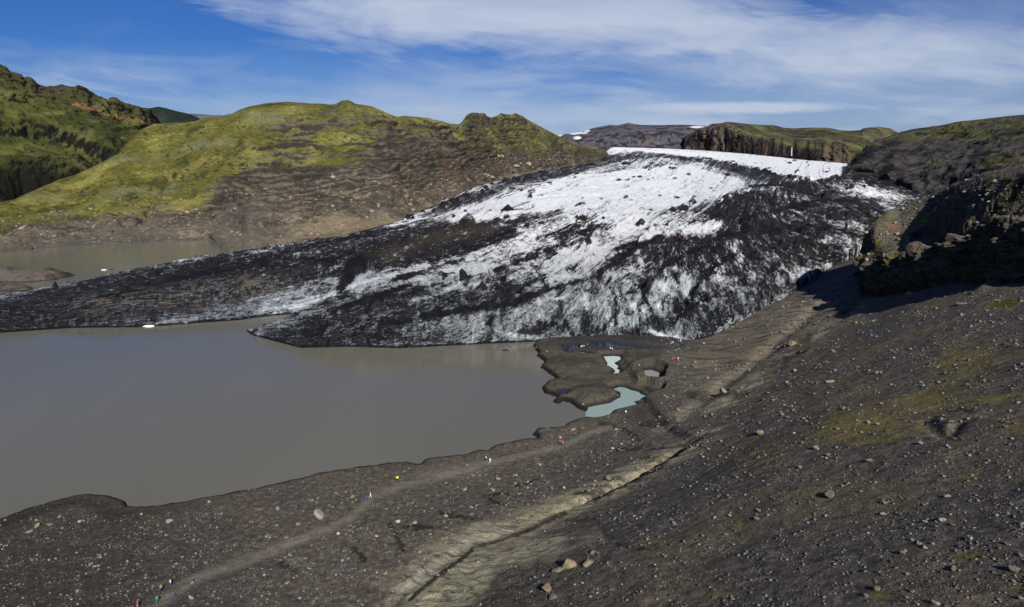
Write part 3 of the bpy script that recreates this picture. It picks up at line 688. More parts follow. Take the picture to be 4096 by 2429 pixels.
DARK = [
 ([(-100,1210),(200,1150),(400,1100),(640,1058),(860,1018),(1100,985),(1250,940),(1420,915),(1600,895),(1760,885),(2050,905),(2090,940),(1960,985),(1740,1048),(1480,1085),(1250,1130),(1040,1180),(880,1225),(560,1290),(300,1315),(-100,1340)], .97),
 ([(1070,1345),(1250,1265),(1380,1205),(1560,1130),(1720,1130),(1880,1160),(2050,1150),(2040,1205),(1800,1260),(1620,1340),(1500,1395),(1200,1395)], .93),
 ([(2480,985),(2680,938),(2860,925),(2900,880),(2780,850),(2880,803),(2980,770),(3080,757),(3180,745),(3240,724),(3332,713),(3447,668),(3560,700),(3700,740),(3760,800),(3660,850),(3620,1000),(3400,1100),(3180,1160),(3040,1250),(2820,1380),(2780,1330),(2740,1230),(2770,1130),(2700,1065),(2560,1045),(2420,1085)], .93),
 ([(2050,705),(2430,625),(2560,600),(2600,618),(2450,650),(2260,705),(2050,745),(1900,815),(1700,880),(1650,878),(1760,820),(1900,770)], .80),
 ([(2430,628),(2620,612),(2830,630),(2990,662),(3180,712),(3240,728),(3130,748),(3060,730),(2960,700),(2820,655),(2640,628),(2480,650)], .82),
 ([(2250,1130),(2400,1105),(2520,1120),(2500,1165),(2300,1180),(2200,1170)], .6),
 ([(1950,1090),(2080,1060),(2200,1090),(2180,1130),(2020,1160),(1900,1130)], .78),
 ([(2060,850),(2250,842),(2300,850),(2160,880),(2060,900)], .85),
 ([(2260,900),(2330,890),(2340,940),(2300,985),(2240,975)], .72),
 ([(2560,1280),(2700,1240),(2760,1300),(2840,1385),(2640,1372)], .62),
 ([(2300,1345),(2360,1300),(2420,1330),(2520,1320),(2600,1362),(2400,1365)], .8),
 ([(2320,830),(2700,790),(2720,810),(2500,850),(2350,855)], .3),
 ([(1000,1015),(1250,935),(1180,975),(1010,1035)], .35),
]
WHITE = [
 ([(1180,1025),(1420,965),(1620,895),(1800,850),(2000,790),(2300,700),(2750,660),(2960,720),(3010,760),(2860,790),(2700,830),(2420,860),(2150,860),(1900,885),(1600,930),(1300,1010)], .62),
 ([(2120,800),(2330,745),(2460,760),(2200,830),(2130,850)], .6),
 ([(2550,600),(2900,615),(3300,640),(3470,668),(3350,710),(3180,725),(3050,680),(2800,635)], .55),
 ([(3240,730),(3500,740),(3560,770),(3450,800),(3300,775)], .38),
 ([(1050,1210),(1300,1120),(1500,1090),(1800,1050),(2060,960),(2300,880),(2520,850),(2700,880),(2560,960),(2300,1060),(1950,1150),(1700,1190),(1300,1180)], .30),
 ([(2130,1100),(2350,1000),(2560,920),(2680,930),(2420,1050),(2250,1130),(2100,1170)], .34),
 ([(1120,1240),(1260,1180),(1180,1215),(1080,1255)], .4),
 ([(1010,1010),(1380,930),(1100,995)], .4),
]
def sample(G, us, ln, X, Y):
    """bilinear sample of coarse grid G over (x/y, ln y)"""
    a = np.clip((X/Y - us[0])/(us[1]-us[0]), 0, len(us)-1.001); b = np.clip((np.log(Y) - ln[0])/(ln[1]-ln[0]), 0, len(ln)-1.001)
    i = a.astype(int); j = b.astype(int); fa = a-i; fb = b-j
    return (G[j, i]*(1-fa)+G[j, i+1]*fa)*(1-fb) + (G[j+1, i]*(1-fa)+G[j+1, i+1]*fa)*fb
def build_glacier():
    X, Y, Z, S = layer(gl_rows, int(1500*Q), [14, int(190*Q), int(330*Q), int(260*Q), int(200*Q), int(120*Q), int(110*Q), 14, 4], (.97, -9), (1.02, -14), None, 10)
    px, py = proj(X, Y, Z)
    # coarse flow coordinates
    pts, tv, sv = [], [], []
    for i, l in enumerate(STREAM):
        l = np.array(l, float); dd = np.r_[0, np.cumsum(np.hypot(*np.diff(l, axis=0).T))]
        for j in range(len(l)): pts.append(l[j]/1000); tv.append(i); sv.append(dd[j]/1000)
    gx = np.linspace(-900, 4300, 180); gy = np.linspace(560, 1500, 90); GX, GY = np.meshgrid(gx, gy)
    T = tps(pts, tv, GX/1000, GY/1000, 1e-4); D = tps(pts, sv, GX/1000, GY/1000, 1e-3)
    def smp(G, x, y):
        a = np.clip((x-gx[0])/(gx[1]-gx[0]), 0, len(gx)-1.001); b = np.clip((y-gy[0])/(gy[1]-gy[0]), 0, len(gy)-1.001)
        i = a.astype(int); j = b.astype(int); fa = a-i; fb = b-j
        return (G[j, i]*(1-fa)+G[j, i+1]*fa)*(1-fb) + (G[j+1, i]*(1-fa)+G[j+1, i+1]*fa)*fb
    t = smp(T, px, py); s = smp(D, px, py)
    ls = np.sqrt(Y/400.0)                                         # features keep a natural size with distance
    near = sst(1300, 500, Y)
    wx = fbm(X/30, Y/30, 3, 5)*.5
    # relief
    steep = sst(2.05, 2.6, S)*0 + sst(3.6, 2.4, S)
    cent = sst(1500, 2000, px)
    big = fbm(X/70, Y/70, 3, 210)
    fin = fbm(t*3.2 + wx*.6 + .4*big, s*4, 4, 211, ridge=True)                   # fins along the flow
    fin2 = fbm(t*8 + wx, s*14 + .5*big, 4, 212, ridge=True)
    cross = fbm(t*2.0 + .4*big, s*11 + wx, 4, 213, ridge=True)                      # transverse crevasses
    D0_ = np.zeros(X.shape, np.float32)
    for poly, v in DARK: D0_ = np.maximum(D0_, v*sst(30, -30, dpoly(px, py, poly, True)))
    rough = fbm(X/7, Y/7, 4, 214, ridge=True); fine = fbm(X/2.6, Y/2.6, 3, 215)
    edge = sst(1.0, 1.35, S)*(1-sst(6.6, 7.0, S))
    hgt = big*5 + (fin-.2)*1.8*(.5+steep*.9*cent) + (fin2-.2)*.9*(.4+steep) + (cross-.3)*1.0*(.4+.9*cent*(1-steep*.5))
    # pressure bulges at the front
    for bx, by, br, bh in ((2330,1130,150,9),(2080,1240,170,5),(1700,1270,190,6),(2560,1190,120,6),(1300,1300,160,5),(2720,1000,190,8),(2900,1120,180,6),(2420,1000,150,4),(3100,930,220,6),(1350,1080,260,5),(800,1170,260,3),(3350,830,150,6),(2050,900,190,4),(2520,870,160,4)):
        hgt = hgt + .45*bh*np.exp(-((px-bx)/br)**2 - ((py-by)/(br*.42))**2)
    hgt = hgt + (rough-.3)*(.55+.5*steep)*near + fine*.25*near
    far_s = np.clip(1-sst(550, 1700, Y)*.58, 0, 1)
    left = 1-.45*sst(1200, 500, px)
    tr_ = np.zeros(X.shape, np.float32)
    # crest lines of the big folds: (polyline, height, width on the near side, width behind)
    for cr, h_, w1, w2 in (([(1960,1290),(2064,1236),(2150,1200),(2220,1178),(2346,1124),(2501,1128)], 8, 90, 22), ([(2375,1108),(2550,1012),(2686,944),(2800,930),(2896,905)], 8, 80, 20),
                           ([(1640,1075),(1695,1040),(1811,964),(1986,930),(2060,935)], 7, 40, 26), ([(1250,1300),(1420,1225),(1560,1160),(1720,1140),(1880,1165)], 8, 60, 26),
                           ([(2560,1290),(2600,1200),(2640,1130),(2740,1080),(2880,1060)], 6, 45, 30), ([(2760,1240),(2830,1150),(2960,1090),(3120,1050)], 7, 50, 26),
                           ([(2900,812),(2990,775),(3090,765),(3200,775)], 8, 50, 18), ([(3000,930),(3120,880),(3260,850),(3420,850)], 7, 50, 20), ([(2880,1010),(3020,975),(3180,960),(3330,960)], 6, 50, 20),
                           ([(2640,630),(2830,636),(2990,668),(3140,712),(3240,726)], 7, 14, 10), ([(2430,628),(2200,690),(2000,735),(1850,790),(1750,840)], 4, 14, 10),
                           ([(2120,1060),(2200,1010),(2330,960),(2450,930)], 6, 45, 18), ([(1350,1130),(1500,1060),(1640,1010)], 5, 40, 20), ([(400,1220),(620,1165),(860,1120),(1060,1080)], 3, 30, 20),
                           ([(2720,1330),(2780,1270),(2860,1230)], 6, 40, 20), ([(1880,890),(1980,872),(2120,862)], 5, 26, 12)):
        dc = dpoly(px, py, cr) + 9*fbm(X/26, Y/26, 3, 225); yy = np.interp(px, [a for a, _ in sorted(cr)], [b for _, b in sorted(cr)])
        tr_ = np.maximum(tr_, np.exp(-((dpoly(px, py-14, cr)+7*fbm(X/7, Y/7, 2, 8))/9)**2)*(w2 > 11)*0 + np.exp(-((dpoly(px, py+16, cr)+8*rough)/15)**2)*(w2 > 11))
        wv = np.where(py > yy, w1*.5, w2); hgt = hgt + h_*np.exp(-np.maximum(dc, 0)/wv)*.6
    hgt = hgt + sst(.3, .8, fbm(X/45, Y/45, 3, 219)+.5)*0 + (fbm(X/22 + .5*big, Y/22, 4, 220, .45, ridge=True)-.3)*(1.6+2.2*sst(.5, .8, D0_)*cent)
    q = (py + .38*(px-2000))/88 + 1.3*fbm(px/330, py/150, 3, 371); fr = q - np.floor(q)
    foldm = sst(1050, 1300, px)*sst(2950, 2700, px)*sst(900, 1020, py)*np.clip(.45+1.5*fbm(px/160, py/90, 3, 372), 0, 1)
    saw = np.where(fr < .22, fr/.22, 1-(fr-.22)/.78); hgt = hgt + foldm*(saw-.4)*5.5
    trough = foldm*np.exp(-(np.minimum(fr, 1-fr)/.12)**2)
    Z = Z + (hgt + (fbm(X/13, Y/13, 4, 226, .5)*2.6 + (fbm(X/34 + .3*big, Y/26, 5, 227, .52, ridge=True)-.3)*4.2)*sst(500, 420, Y*.8))*edge*far_s*left
    # ash cones
    cones = [(2030,850,34,8),(1870,905,45,8),(2730,840,30,7),(2475,725,18,4),(2370,660,16,5),(2500,655,18,6),(2120,790,16,4),(2330,890,22,5),(2690,850,20,5),(2590,720,10,2.5),(2640,790,12,3),(2770,820,24,6),(2850,860,30,6),(1960,860,16,3),(225,1157,14,5),(2755,702,14,4),(2200,735,12,3),(2300,715,10,3),(2680,672,10,3),(2560,900,26,5),(2350,990,20,4),(1860,1165,30,5),(1930,1200,24,4),(2250,960,16,5),(3060,690,16,4),(3300,800,24,6),(3180,760,18,4)]
    r2 = np.random.default_rng(5)
    for i in range(150):
        tt = r2.uniform(0, 1); cx_ = r2.uniform(1700, 3500); cy_ = r2.uniform(640, 950)
        cones.append((cx_, cy_, r2.uniform(5, 15), r2.uniform(1, 3.4)))
    for ln, nn_ in (([(2430,632),(2200,688),(2000,738),(1850,795),(1750,845),(1560,880),(1200,965)], 46), ([(2640,632),(2830,638),(2990,668),(3140,714),(3240,728)], 34), ([(2900,812),(3080,765),(3250,735),(3440,680)], 26),
                    ([(2500,985),(2690,935),(2880,900),(3000,850)], 16), ([(1500,1010),(1750,925),(2040,895)], 12), ([(300,1185),(620,1110),(900,1050)], 16), ([(3000,960),(3300,900),(3500,860)], 16), ([(2900,1080),(3150,1010),(3350,980)], 14)):
        ln = np.array(ln, float)
        for i in range(nn_):
            q_ = r2.uniform(0, len(ln)-1.01); k_ = int(q_); p_ = ln[k_] + (ln[k_+1]-ln[k_])*(q_-k_); sc_ = np.interp(p_[1], [600, 1000], [.6, 1.7])
            cones.append((p_[0]+r2.normal()*9*sc_, p_[1]+r2.normal()*4*sc_, r2.uniform(7, 17)*sc_, r2.uniform(1.5, 5.5)*(1 if p_[1] < 900 else .55)))
    cone = np.zeros_like(X)
    for cx_, cy_, rr, hh in cones:
        m = (np.abs(px-cx_) < rr*3) & (np.abs(py-cy_) < rr*2)
        if not m.any(): continue
        d = np.hypot((px[m]-cx_)/rr, (py[m]-cy_)/(rr*.45)) + .25*rough[m]
        k = np.clip(1-d, 0, 1); Z[m] += hh*k; cone[m] = np.maximum(cone[m], k)
    # inlet of lake water between the tongue and the front lobe, thin wedge
    inl = dpoly(X, Y, [tuple(float(c) for c in at_z(a, b, 0.0)[:2]) for a, b in [(700,1300),(960,1280),(1060,1266),(1160,1257),(1205,1258),(1170,1274),(1090,1298),(1030,1312),(965,1325),(900,1345),(700,1360)]], True)
    lim = .2 + inl*.22 + .006*inl*inl + .5*np.clip(rough, -.3, 1)*sst(0, 4, inl)
    Z = np.where(inl < 0, np.minimum(Z, -.5), np.where(inl < 45, np.minimum(Z, lim), Z))
    front = sst(1.0, 1.04, S)
    Z = np.where(S < 1.02, np.minimum(Z, -.2), Z)
    px, py = proj(X, Y, Z); t = smp(T, px, py); s = smp(D, px, py); nr = grads(X, Y, Z); slp = nr[..., 2]
    # ---- ash cover
    D0 = .34 + .18*sst(860, 1200, py)*sst(3600, 2400, px) + .06*sst(1150, 1380, py) + .30*fbm(X/26, Y/26, 4, 350)*sst(760, 900, py) + .35*sst(3380, 3560, px)*sst(700, 800, py)
    for poly, v in DARK:
        w_ = np.interp(py, [600, 700, 800, 950], [5, 9, 14, 24])
        nz = 1.6*w_*fbm(t*4, s*7, 4, 301)
        m = sst(w_, -w_, dpoly(px, py, poly, True) + nz); D0 = D0 + (v + (.10 if v < .9 else .04) - D0)*m*np.clip(v, 0, 1)
    for poly, v in WHITE:
        w_ = np.interp(py, [600, 700, 800, 950], [3, 6, 14, 24])
        m = sst(w_, -w_, dpoly(px, py, poly, True) + 1.3*w_*fbm(t*4, s*6, 3, 302)); D0 = D0 - v*m*np.clip(1.35-D0, 0, 1)
    for cx_, cy_, rx, ry, sl_, v in ((3500,770,150,26,.22,.75),(3400,900,110,22,.15,.6),(3360,960,90,18,.15,.55),(2945,1010,40,34,.6,.55),(2885,1115,60,26,.5,.6),(2800,1160,80,34,.4,.6),(3210,1090,80,30,-.3,.5),(2800,915,75,20,-.1,.9),
                         (3240,800,90,14,.2,.4),(3120,860,60,12,.3,.35),(3060,1010,60,14,.4,.35),(2970,1200,50,30,-.4,.4),(2700,1350,60,18,.3,.6),(3560,830,60,14,.3,.5),(3000,1090,50,16,.5,.4),(2720,960,30,10,0,-.6),(2330,1210,120,50,-.3,.18),(2620,1250,60,60,.8,.2),(2016,1144,45,34,0,-.5),(2230,945,44,30,.5,-.5),(2356,895,26,18,0,-.45),(2414,945,40,26,0,-.4),(2346,1271,26,34,0,-.6),(2628,1285,34,30,0,-.6),(2725,1232,34,30,.3,-.6),(2589,1120,22,44,0,-.5),(2350,1235,200,60,-.2,.12)):
        D0 = D0 - v*np.exp(-((px-cx_)/rx)**2 - ((py-cy_-sl_*(px-cx_))/ry)**2)
    a1 = fbm(t*3.6 + wx*.8, s*7 + .5*big, 5, 311, .62)            # long streaks
    lm = sst(2300, 1700, px)[...]
    a1 = a1*(1-lm) + fbm(t*3.4 + wx*.3, s*3.2, 5, 316, .62)*lm
    a2 = fbm(t*13 + wx*2, s*24 + big, 5, 312, .65); a2 = a2*(1-lm) + fbm(t*12 + wx*.6, s*10, 5, 317, .65)*lm
    a3 = fbm(X/5/ls, Y/5/ls, 4, 313, .65); a4 = fbm(X/1.6/ls, Y/1.6/ls, 3, 314, .7)
    crk = 1-np.abs(fbm(t*11 + a3*.35, s*13 + a1*.5, 3, 315))*3.2   # dark crack lines
    lowz = sst(820, 1050, py); jit = 14*fbm(X/9, Y/9, 3, 351) + 10*fbm(X/26, Y/26, 2, 352)
    for ln, wd_, a_ in (([(2060,1215),(2122,1183),(2200,1159),(2278,1133),(2395,1108)], 10, .9), ([(1960,1095),(2025,1066),(2103,1037),(2200,998),(2260,975)], 9, .8), ([(2395,1088),(2453,1052),(2531,998),(2579,969),(2640,950)], 9, .8),
                       ([(1700,1262),(1889,1232),(2006,1222),(2122,1183)], 12, .8), ([(2239,1203),(2250,1270),(2290,1340)], 6, .5), ([(2440,1150),(2470,1220),(2460,1300)], 6, .5), ([(1560,1130),(1700,1080),(1850,1040)], 8, .7), ([(1330,1245),(1480,1190),(1640,1140)], 8, .6),
                       ([(2300,1010),(2330,960),(2390,905)], 6, .5), ([(2680,1060),(2720,1150),(2700,1240)], 9, .5), ([(2130,1060),(2180,1110),(2190,1150)], 6, .5), ([(1800,1130),(1980,1080),(2100,1010)], 6, .5), ([(2560,1140),(2600,1230),(2660,1330)], 7, .5),
                       ([(2501,882),(2480,925),(2463,965)], 6, -.5), ([(2336,1173),(2350,1230)], 9, -.6), ([(2103,1255),(2074,1312)], 7, -.6), ([(2190,1120),(2270,1105),(2340,1112)], 9, -.5), ([(2550,1010),(2572,1062)], 10, -.7), ([(2531,1215),(2552,1285)], 9, -.6),
                       ([(2640,1140),(2690,1178)], 9, -.7), ([(2600,1322),(2650,1345),(2690,1368)], 8, -1.1), ([(1400,1150),(1560,1100),(1700,1060)], 8, -.4), ([(1640,1215),(1780,1165),(1900,1100)], 8, -.45), ([(2420,1180),(2440,1290)], 7, -.4), ([(2150,1210),(2200,1195),(2260,1190)], 7, -.45),
                       ([(1160,1235),(1300,1190),(1420,1140)], 8, -.5), ([(2000,1130),(2080,1090),(2150,1050)], 7, -.35), ([(1990,1325),(2050,1340),(2160,1355)], 9, -.4), ([(2700,1130),(2760,1190),(2840,1220)], 7, -.5), ([(2860,1330),(2960,1260)], 4, -.6)):
        D0 = D0 + a_*np.exp(-((dpoly(px, py, ln) + jit)/wd_)**2)  # fold shading painted in: dark trough lines, bright crest lines
    def lines(kt, ks, seed, wd): return sst(1-wd, 1, 1-np.abs(fbm(t*kt + wx*.5, s*ks + .4*big, 4, seed, .55))*2.2)
    ln1 = lines(4.2, 1.6, 341, .16)*sst(-.25, .25, fbm(t*2, s*3, 2, 342)); ln2 = lines(11, 6.5, 343, .13); ln3 = lines(7, 15, 344, .10)*sst(-.2, .3, fbm(t*2, s*3, 2, 345))
    upz = sst(1150, 850, py)*sst(596, 625, py)
    V = D0 + .09*lowz + upz*(1.0*ln1 + .70*ln2 + .60*ln3) + .16*upz*sst(610, 660, py) + lowz*sst(600, 1400, px)*(.55*lines(6, 9, 346, .12) + .45*lines(13, 20, 347, .12) - .35*lines(9, 12, 348, .10)) + .85*tr_ + .80*trough + (.42-.12*lowz)*a1 + (.50-.15*lowz)*a2 + (.42+.22*lowz)*a3 + (.30+.1*lowz)*a4 - lowz*.16*(saw*foldm) + .22*sst(.5, 1, crk)*sst(640, 720, py)  # trough terms deepen the ash in fold hollows to paint their shade
    # ash mask raised in hollows, lowered on ridges
    hol = np.clip((.25-(fin2+rough)*.5)*.35, -.15, .25); V = V + hol*near*sst(700, 850, py)
    V = V + .9*sst(0, .25, cone)
    V = np.where((V > .8), .8+(V-.8)*.5, V)
    ice = np.zeros(X.shape+(3,), np.float32) + np.array((.92, .935, .95), np.float32)
    dirty = sst(930, 1230, py - .03*(px-2300))
    ice = mixc(ice, (.23, .262, .295), dirty*.92)
    ice = mixc(ice, (.70, .76, .84), .7*sst(0, .4, a4+a3)*sst(640, 760, py))
    ice = mixc(ice, (.50, .56, .64), .6*sst(.1, .45, a2+.5*a4)*sst(680, 860, py))
    ice = mixc(ice, (.28, .36, .37), .6*sst(.15, .5, fbm(X/12, Y/12, 3, 330))*sst(1080, 1250, py)*cent)
    bright = sst(.26, -.08, V+.35*a4+.2*a2)*dirty; ice = mixc(ice, (.82, .86, .90), bright*.9)  # bright glints painted into the dirty ice colour
    ashc = np.zeros_like(ice) + np.array((.009, .0095, .014), np.float32)
    ashc = mixc(ashc, (.026, .025, .026), sst(0, .45, a3+.5*a1))
    brown = sst(30, -30, dpoly(px, py, [(300,1180),(620,1150),(1000,1090),(1180,1110),(1150,1190),(850,1240),(650,1235),(420,1275),(200,1230)], True)+60*a3)
    ashc = mixc(ashc, (.135, .115, .088), brown*sst(-.05, .25, a2*1.2+a3 - .12*rough)*.85)
    ashc = mixc(ashc, (.030, .027, .023), sst(0, .3, cone)*.5)
    ashc = mixc(ashc, (.055, .047, .037), .7*sst(30, -30, dpoly(px, py, [(1480,1020),(1700,940),(1880,900),(2040,890),(1960,930),(1700,985),(1560,1040)], True)+40*a3))
    V = V + .5*sst(1.2, .3, Z)
    # silt melted into the ice at the waterline
    o = grid_mesh('glacier', X, Y, Z, ice, M_ice, None, {'ash_colour': ashc, 'flow': np.stack([t, s, V], -1)}); tagk(o, 'structure')
    print('glacier shift', float(np.abs(hgt*edge*far_s*left).mean()), float((hgt*edge).max()), float((hgt*edge).min()))
    return X, Y, Z, S, px, py
GLX, GLY, GLZ, GLS, GLPX, GLPY = build_glacier()

# ================================================================== NEAR GROUND (beach, moraine, right slope)
SHORE = [(-700,2330),(-300,2185),(0,2083),(109,2045),(246,2004),(322,1986),(382,1984),(440,1990),(480,1997),(497,2008),(518,2031),(590,2034),(655,2028),(764,2009),(890,1984),(1037,1957),(1146,1933),(1299,1895),(1366,1884),
 (1502,1867),(1573,1859),(1633,1854),(1674,1862),(1699,1843),(1748,1835),(1857,1825),(1885,1815),(1917,1805),(1950,1807),(1977,1788),(2037,1775),(2092,1762),(2147,1761),(2147,1749),(2130,1738),(2148,1721),(2244,1714),(2261,1704),(2294,1687),(2335,1677),(2373,1665),
 (2373,1651),(2342,1648),(2315,1636),(2281,1611),(2254,1606),(2233,1617),(2211,1609),(2227,1589),(2179,1572),(2167,1555),(2186,1531),(2223,1517),(2203,1500),(2162,1470),(2177,1446),(2148,1426),(2152,1412),(2130,1381),(2160,1355),(2300,1330),(2300,1200)]
LAKE_PX = [(-700,1200)] + SHORE
POND_A = [(2415,1426),(2451,1425),(2478,1426),(2485,1436),(2474,1444),(2457,1453),(2474,1466),(2466,1473),(2479,1482),(2474,1495),(2457,1500),(2444,1497),(2461,1485),(2451,1473),(2427,1465),(2430,1453),(2420,1439)]
POND_B = [(2563,1495),(2576,1482),(2607,1480),(2634,1490),(2642,1502),(2631,1516),(2632,1528),(2627,1538),(2605,1535),(2590,1531),(2610,1524),(2600,1512),(2580,1503)]
POND_C = [(2345,1668),(2352,1629),(2390,1621),(2440,1612),(2461,1599),(2481,1589),(2481,1572),(2451,1558),(2478,1548),(2502,1551),(2525,1561),(2553,1568),(2566,1578),(2600,1589),(2559,1602),(2536,1607),(2549,1619),(2498,1631),(2457,1640),(2440,1657),(2403,1668),(2375,1672)]
POND_D = [(2583,1556),(2607,1565),(2632,1568),(2627,1582),(2607,1578),(2598,1568)]
POND_E = [(2254,1383),(2290,1375),(2318,1380),(2315,1398),(2291,1402),(2276,1414),(2266,1410),(2260,1395)]
POND_F = [(2315,1383),(2340,1381),(2342,1388),(2320,1392)]
POND_G = [(2322,1408),(2345,1414),(2356,1421),(2340,1421),(2326,1414)]
POND_H = [(2236,1568),(2252,1564),(2266,1568),(2268,1577),(2250,1581),(2238,1576)]
POND_I = [(2314,1550),(2326,1549),(2336,1553),(2328,1558),(2316,1557)]
POND_J = [(2360,1362),(2420,1366),(2480,1376),(2560,1386),(2640,1394),(2700,1400),(2640,1408),(2540,1404),(2440,1398),(2380,1384)]
POND_K = [(2720,1364),(2752,1362),(2756,1370),(2735,1370)]
def to_xy(poly, z=0.0):
    return [tuple(float(c) for c in at_z(a, b, z)[:2]) for a, b in poly]
NU, NV = int(1560*Q), int(1360*Q)
U0, U1, L0, L1 = -1.02, 1.06, math.log(44.0), math.log(560.0)
nus = np.linspace(U0, U1, NU); nln = np.linspace(L0, L1, NV)
def plane_z(x, y):
    return 5 + .5*((x+23)*.815 - (y-121)*.583)
def build_ground():
    # smooth base of the slope: control points with their height above the lake
    ctl = []
    def pc(px, py):
        u, t = ray(px, py); k = 5 + .5*(23*.815 + 121*.583); a = .5*(u*.815-.583)
        y = (k-CAM_H)/(t-a); ctl.append((float(u), math.log(float(y)), float(a*y+k)))
    for p in ((4096,2429),(3300,2429),(2600,2429),(2000,2429),(3600,2000),(4096,1900),(3000,2100),(2500,2200),(4096,1500),(3600,1600),(3200,1700),(2900,1900),(3400,1400),(4500,2000),(4500,1400),(4600,2500),(3800,2800),(2500,2900),(3700,1250)): pc(*p)
    for px, py, z in ((1600,2429,7),(1200,2429,3.2),(600,2429,3),(0,2429,3),(1400,2200,4),(1800,2200,7.5),(2200,2060,9),(2450,1930,11),(2740,1800,15),(2900,1640,14.5),(3100,1480,17),(3300,1280,20),(3450,1180,25),(3600,1165,33),(3850,1100,47),(4096,1140,54),
                      (2300,1850,3.5),(2600,1700,4.5),(2750,1600,6),(2900,1450,6),(3000,1390,9),(3100,1260,12),(3230,1150,16),(3330,1080,21),(3420,1030,25),(2860,1375,2.5),(2700,1450,1.5),(2500,1700,1.5),(2000,1900,1.5),(1500,1950,1.2),(1000,2060,1.0),(500,2150,.8),(2400,1500,.5),(2200,1400,-1),(1500,1700,-6),(800,1700,-8),(0,1900,-8),(-500,2429,2)):
        u, t = ray(px, py); y = (z-CAM_H)/t; ctl.append((float(u), math.log(float(y)), z))
    # past the toe everything sinks under the ice and the water
    for px, py, y, z in ((2000,1250,480,-14),(1000,1300,480,-16),(0,1300,480,-16),(2860,1200,520,-12),(3150,1100,520,-4),(3350,1000,560,6),(3700,1000,520,30),(4100,1000,480,60)):
        ctl.append((float(ray(px, py)[0]), math.log(y), z))
    ctl = np.array(ctl)
    cu = np.linspace(U0, U1, 150); cl = np.linspace(L0, L1, 130); CU, CL = np.meshgrid(cu, cl)
    G = tps(ctl[:, :2], ctl[:, 2], CU, CL, 1e-4)
    UU, LL = np.meshgrid(nus, nln); Y = np.exp(LL); X = UU*Y
    slope = sample(G, cu, cl, X, Y)
    shore = to_xy(LAKE_PX); sd = dpoly(X, Y, shore, True)
    sdn = sd + .9*fbm(X/4, Y/4, 3, 99) + .5*fbm(X/1.3, Y/1.3, 2, 98)*0
    bank = 1.1*sst(0, 1.0, sdn) + np.clip(sdn, 0, 60)*.022
    bank = np.where(sdn < 0, np.maximum(sdn*.5, -5.0), bank)
    Z = np.where(sdn > 0, smax(slope, bank, 2.0), bank)
    k = sst(0, 7, sdn); Z = bank*(1-k) + Z*k
    Z = np.where(Y > 345, np.where(slope < 1, np.minimum(Z, slope), Z), Z)
    px, py = proj(X, Y, Z)
    land = sst(0, 6, sdn)
    onslope = sst(2, 9, slope)
    # gully system: polyline in the photograph, depth in metres
    hn = fbm(X/26, Y/26, 4, 401); hm = fbm(X/9, Y/9, 4, 402); hr = fbm(X/6, Y/6, 4, 403, ridge=True); hs = fbm(X/2.2, Y/2.2, 3, 404)
    Z += land*(hn*1.3*(.4+onslope*.5) + hm*.35 + (hr-.3)*.12 + hs*.10)
    gdirx, gdiry = .815, -.583
    warp = .8*hm + .4*hs
    def groove(poly, width, depth, asym=0.0):
        P = [tuple(float(c) for c in at_z(a, b, z)[:2]) for a, b, z in poly]
        d = dpoly(X, Y, P) + warp*width*.35
        return d, depth*np.exp(-(d/width)**2)
    main = [(1450,2560,3.5),(1570,2429,6),(1720,2310,6.5),(1870,2200,7),(2060,2140,7.5),(2220,2050,8.5),(2420,1990,10),(2540,1910,12),(2640,1860,13.5),(2760,1790,15)]
    d1, g1 = groove(main, 2.0, 3.0); Z -= g1*land*(.22+.78*sst(2150, 2450, px))
    # steep bank on the right of the gully (stands above the left side)
    P = np.array([at_z(a, b, z)[:2] for a, b, z in main])
    side = (X - np.interp(Y, P[:, 1], P[:, 0]))
    upper = sst(0, 3.0, side)*sst(60, 12, side)*sst(4.9, 5.3, LL)*sst(5.9, 5.5, LL)*sst(P[0, 1], P[1, 1], Y)
    Z += 1.7*upper*land*(.35+.65*sst(2150, 2450, px))
    d2, g2 = groove([(2880,1640,14),(3000,1560,16),(3120,1470,18),(3200,1400,19),(3340,1290,22),(3480,1200,27)], 4.0, 2.2); Z -= g2*land*(.6+.8*fbm(X/12, Y/12, 2, 440))
    d3, g3 = groove([(2700,1700,9),(2900,1530,11),(3060,1400,13),(3200,1280,17),(3300,1200,20)], 4.0, 1.6); Z -= g3*land
    # many small rills that fall down the slope
    al = X*gdirx + Y*gdiry; ac = X*.583 + Y*.815
    rill = fbm(ac/5.5 + .5*hm, al/38, 4, 410, ridge=True)
    rz = onslope*sst(70, 25, al+95)*0 + onslope*np.exp(-(d1/22)**2) + .6*onslope*np.exp(-(d2/20)**2) + .5*np.exp(-(d3/20)**2)*onslope
    Z += (rill-.2)*.6*np.clip(rz, 0, 1)*land
    # small cliff ledge on the mossy slope
    ld = dpoly(X, Y, [at_z(a, b, 52)[:2] for a, b in ((3720,1570),(3760,1620),(3800,1660),(3850,1625))])
    Z -= .8*np.exp(-((ld+.3*hs)/1.3)**2)
    lump = dpoly(X, Y, [at_z(a, b, 44)[:2] for a, b in ((3930,1220),(4020,1200),(4096,1180))]); Z += 2.0*np.exp(-(lump/3.2)**2)
    # delta pools
    dry = land
    pools = []
    for poly in (POND_A, POND_B, POND_C, POND_D, POND_E, POND_F, POND_G, POND_H, POND_I, POND_J, POND_K):
        pd = dpoly(X, Y, to_xy(poly, .3), True) + .25*hm
        pools.append(pd)
        Z = np.where(pd < 3.0, np.minimum(Z, np.where(pd < 0, np.maximum(.3 + pd*.5, -.6), .3 + np.maximum(pd, 0)*.55 + .06)), Z)
    # hollow walls of the round pond
    pdB = pools[1]; Z += .9*np.exp(-((pdB-4)/2.0)**2)
    delta = sst(0, 3, sdn)*sst(2600, 2560, px)*0 + (Y > 225)*(slope < 4)*land
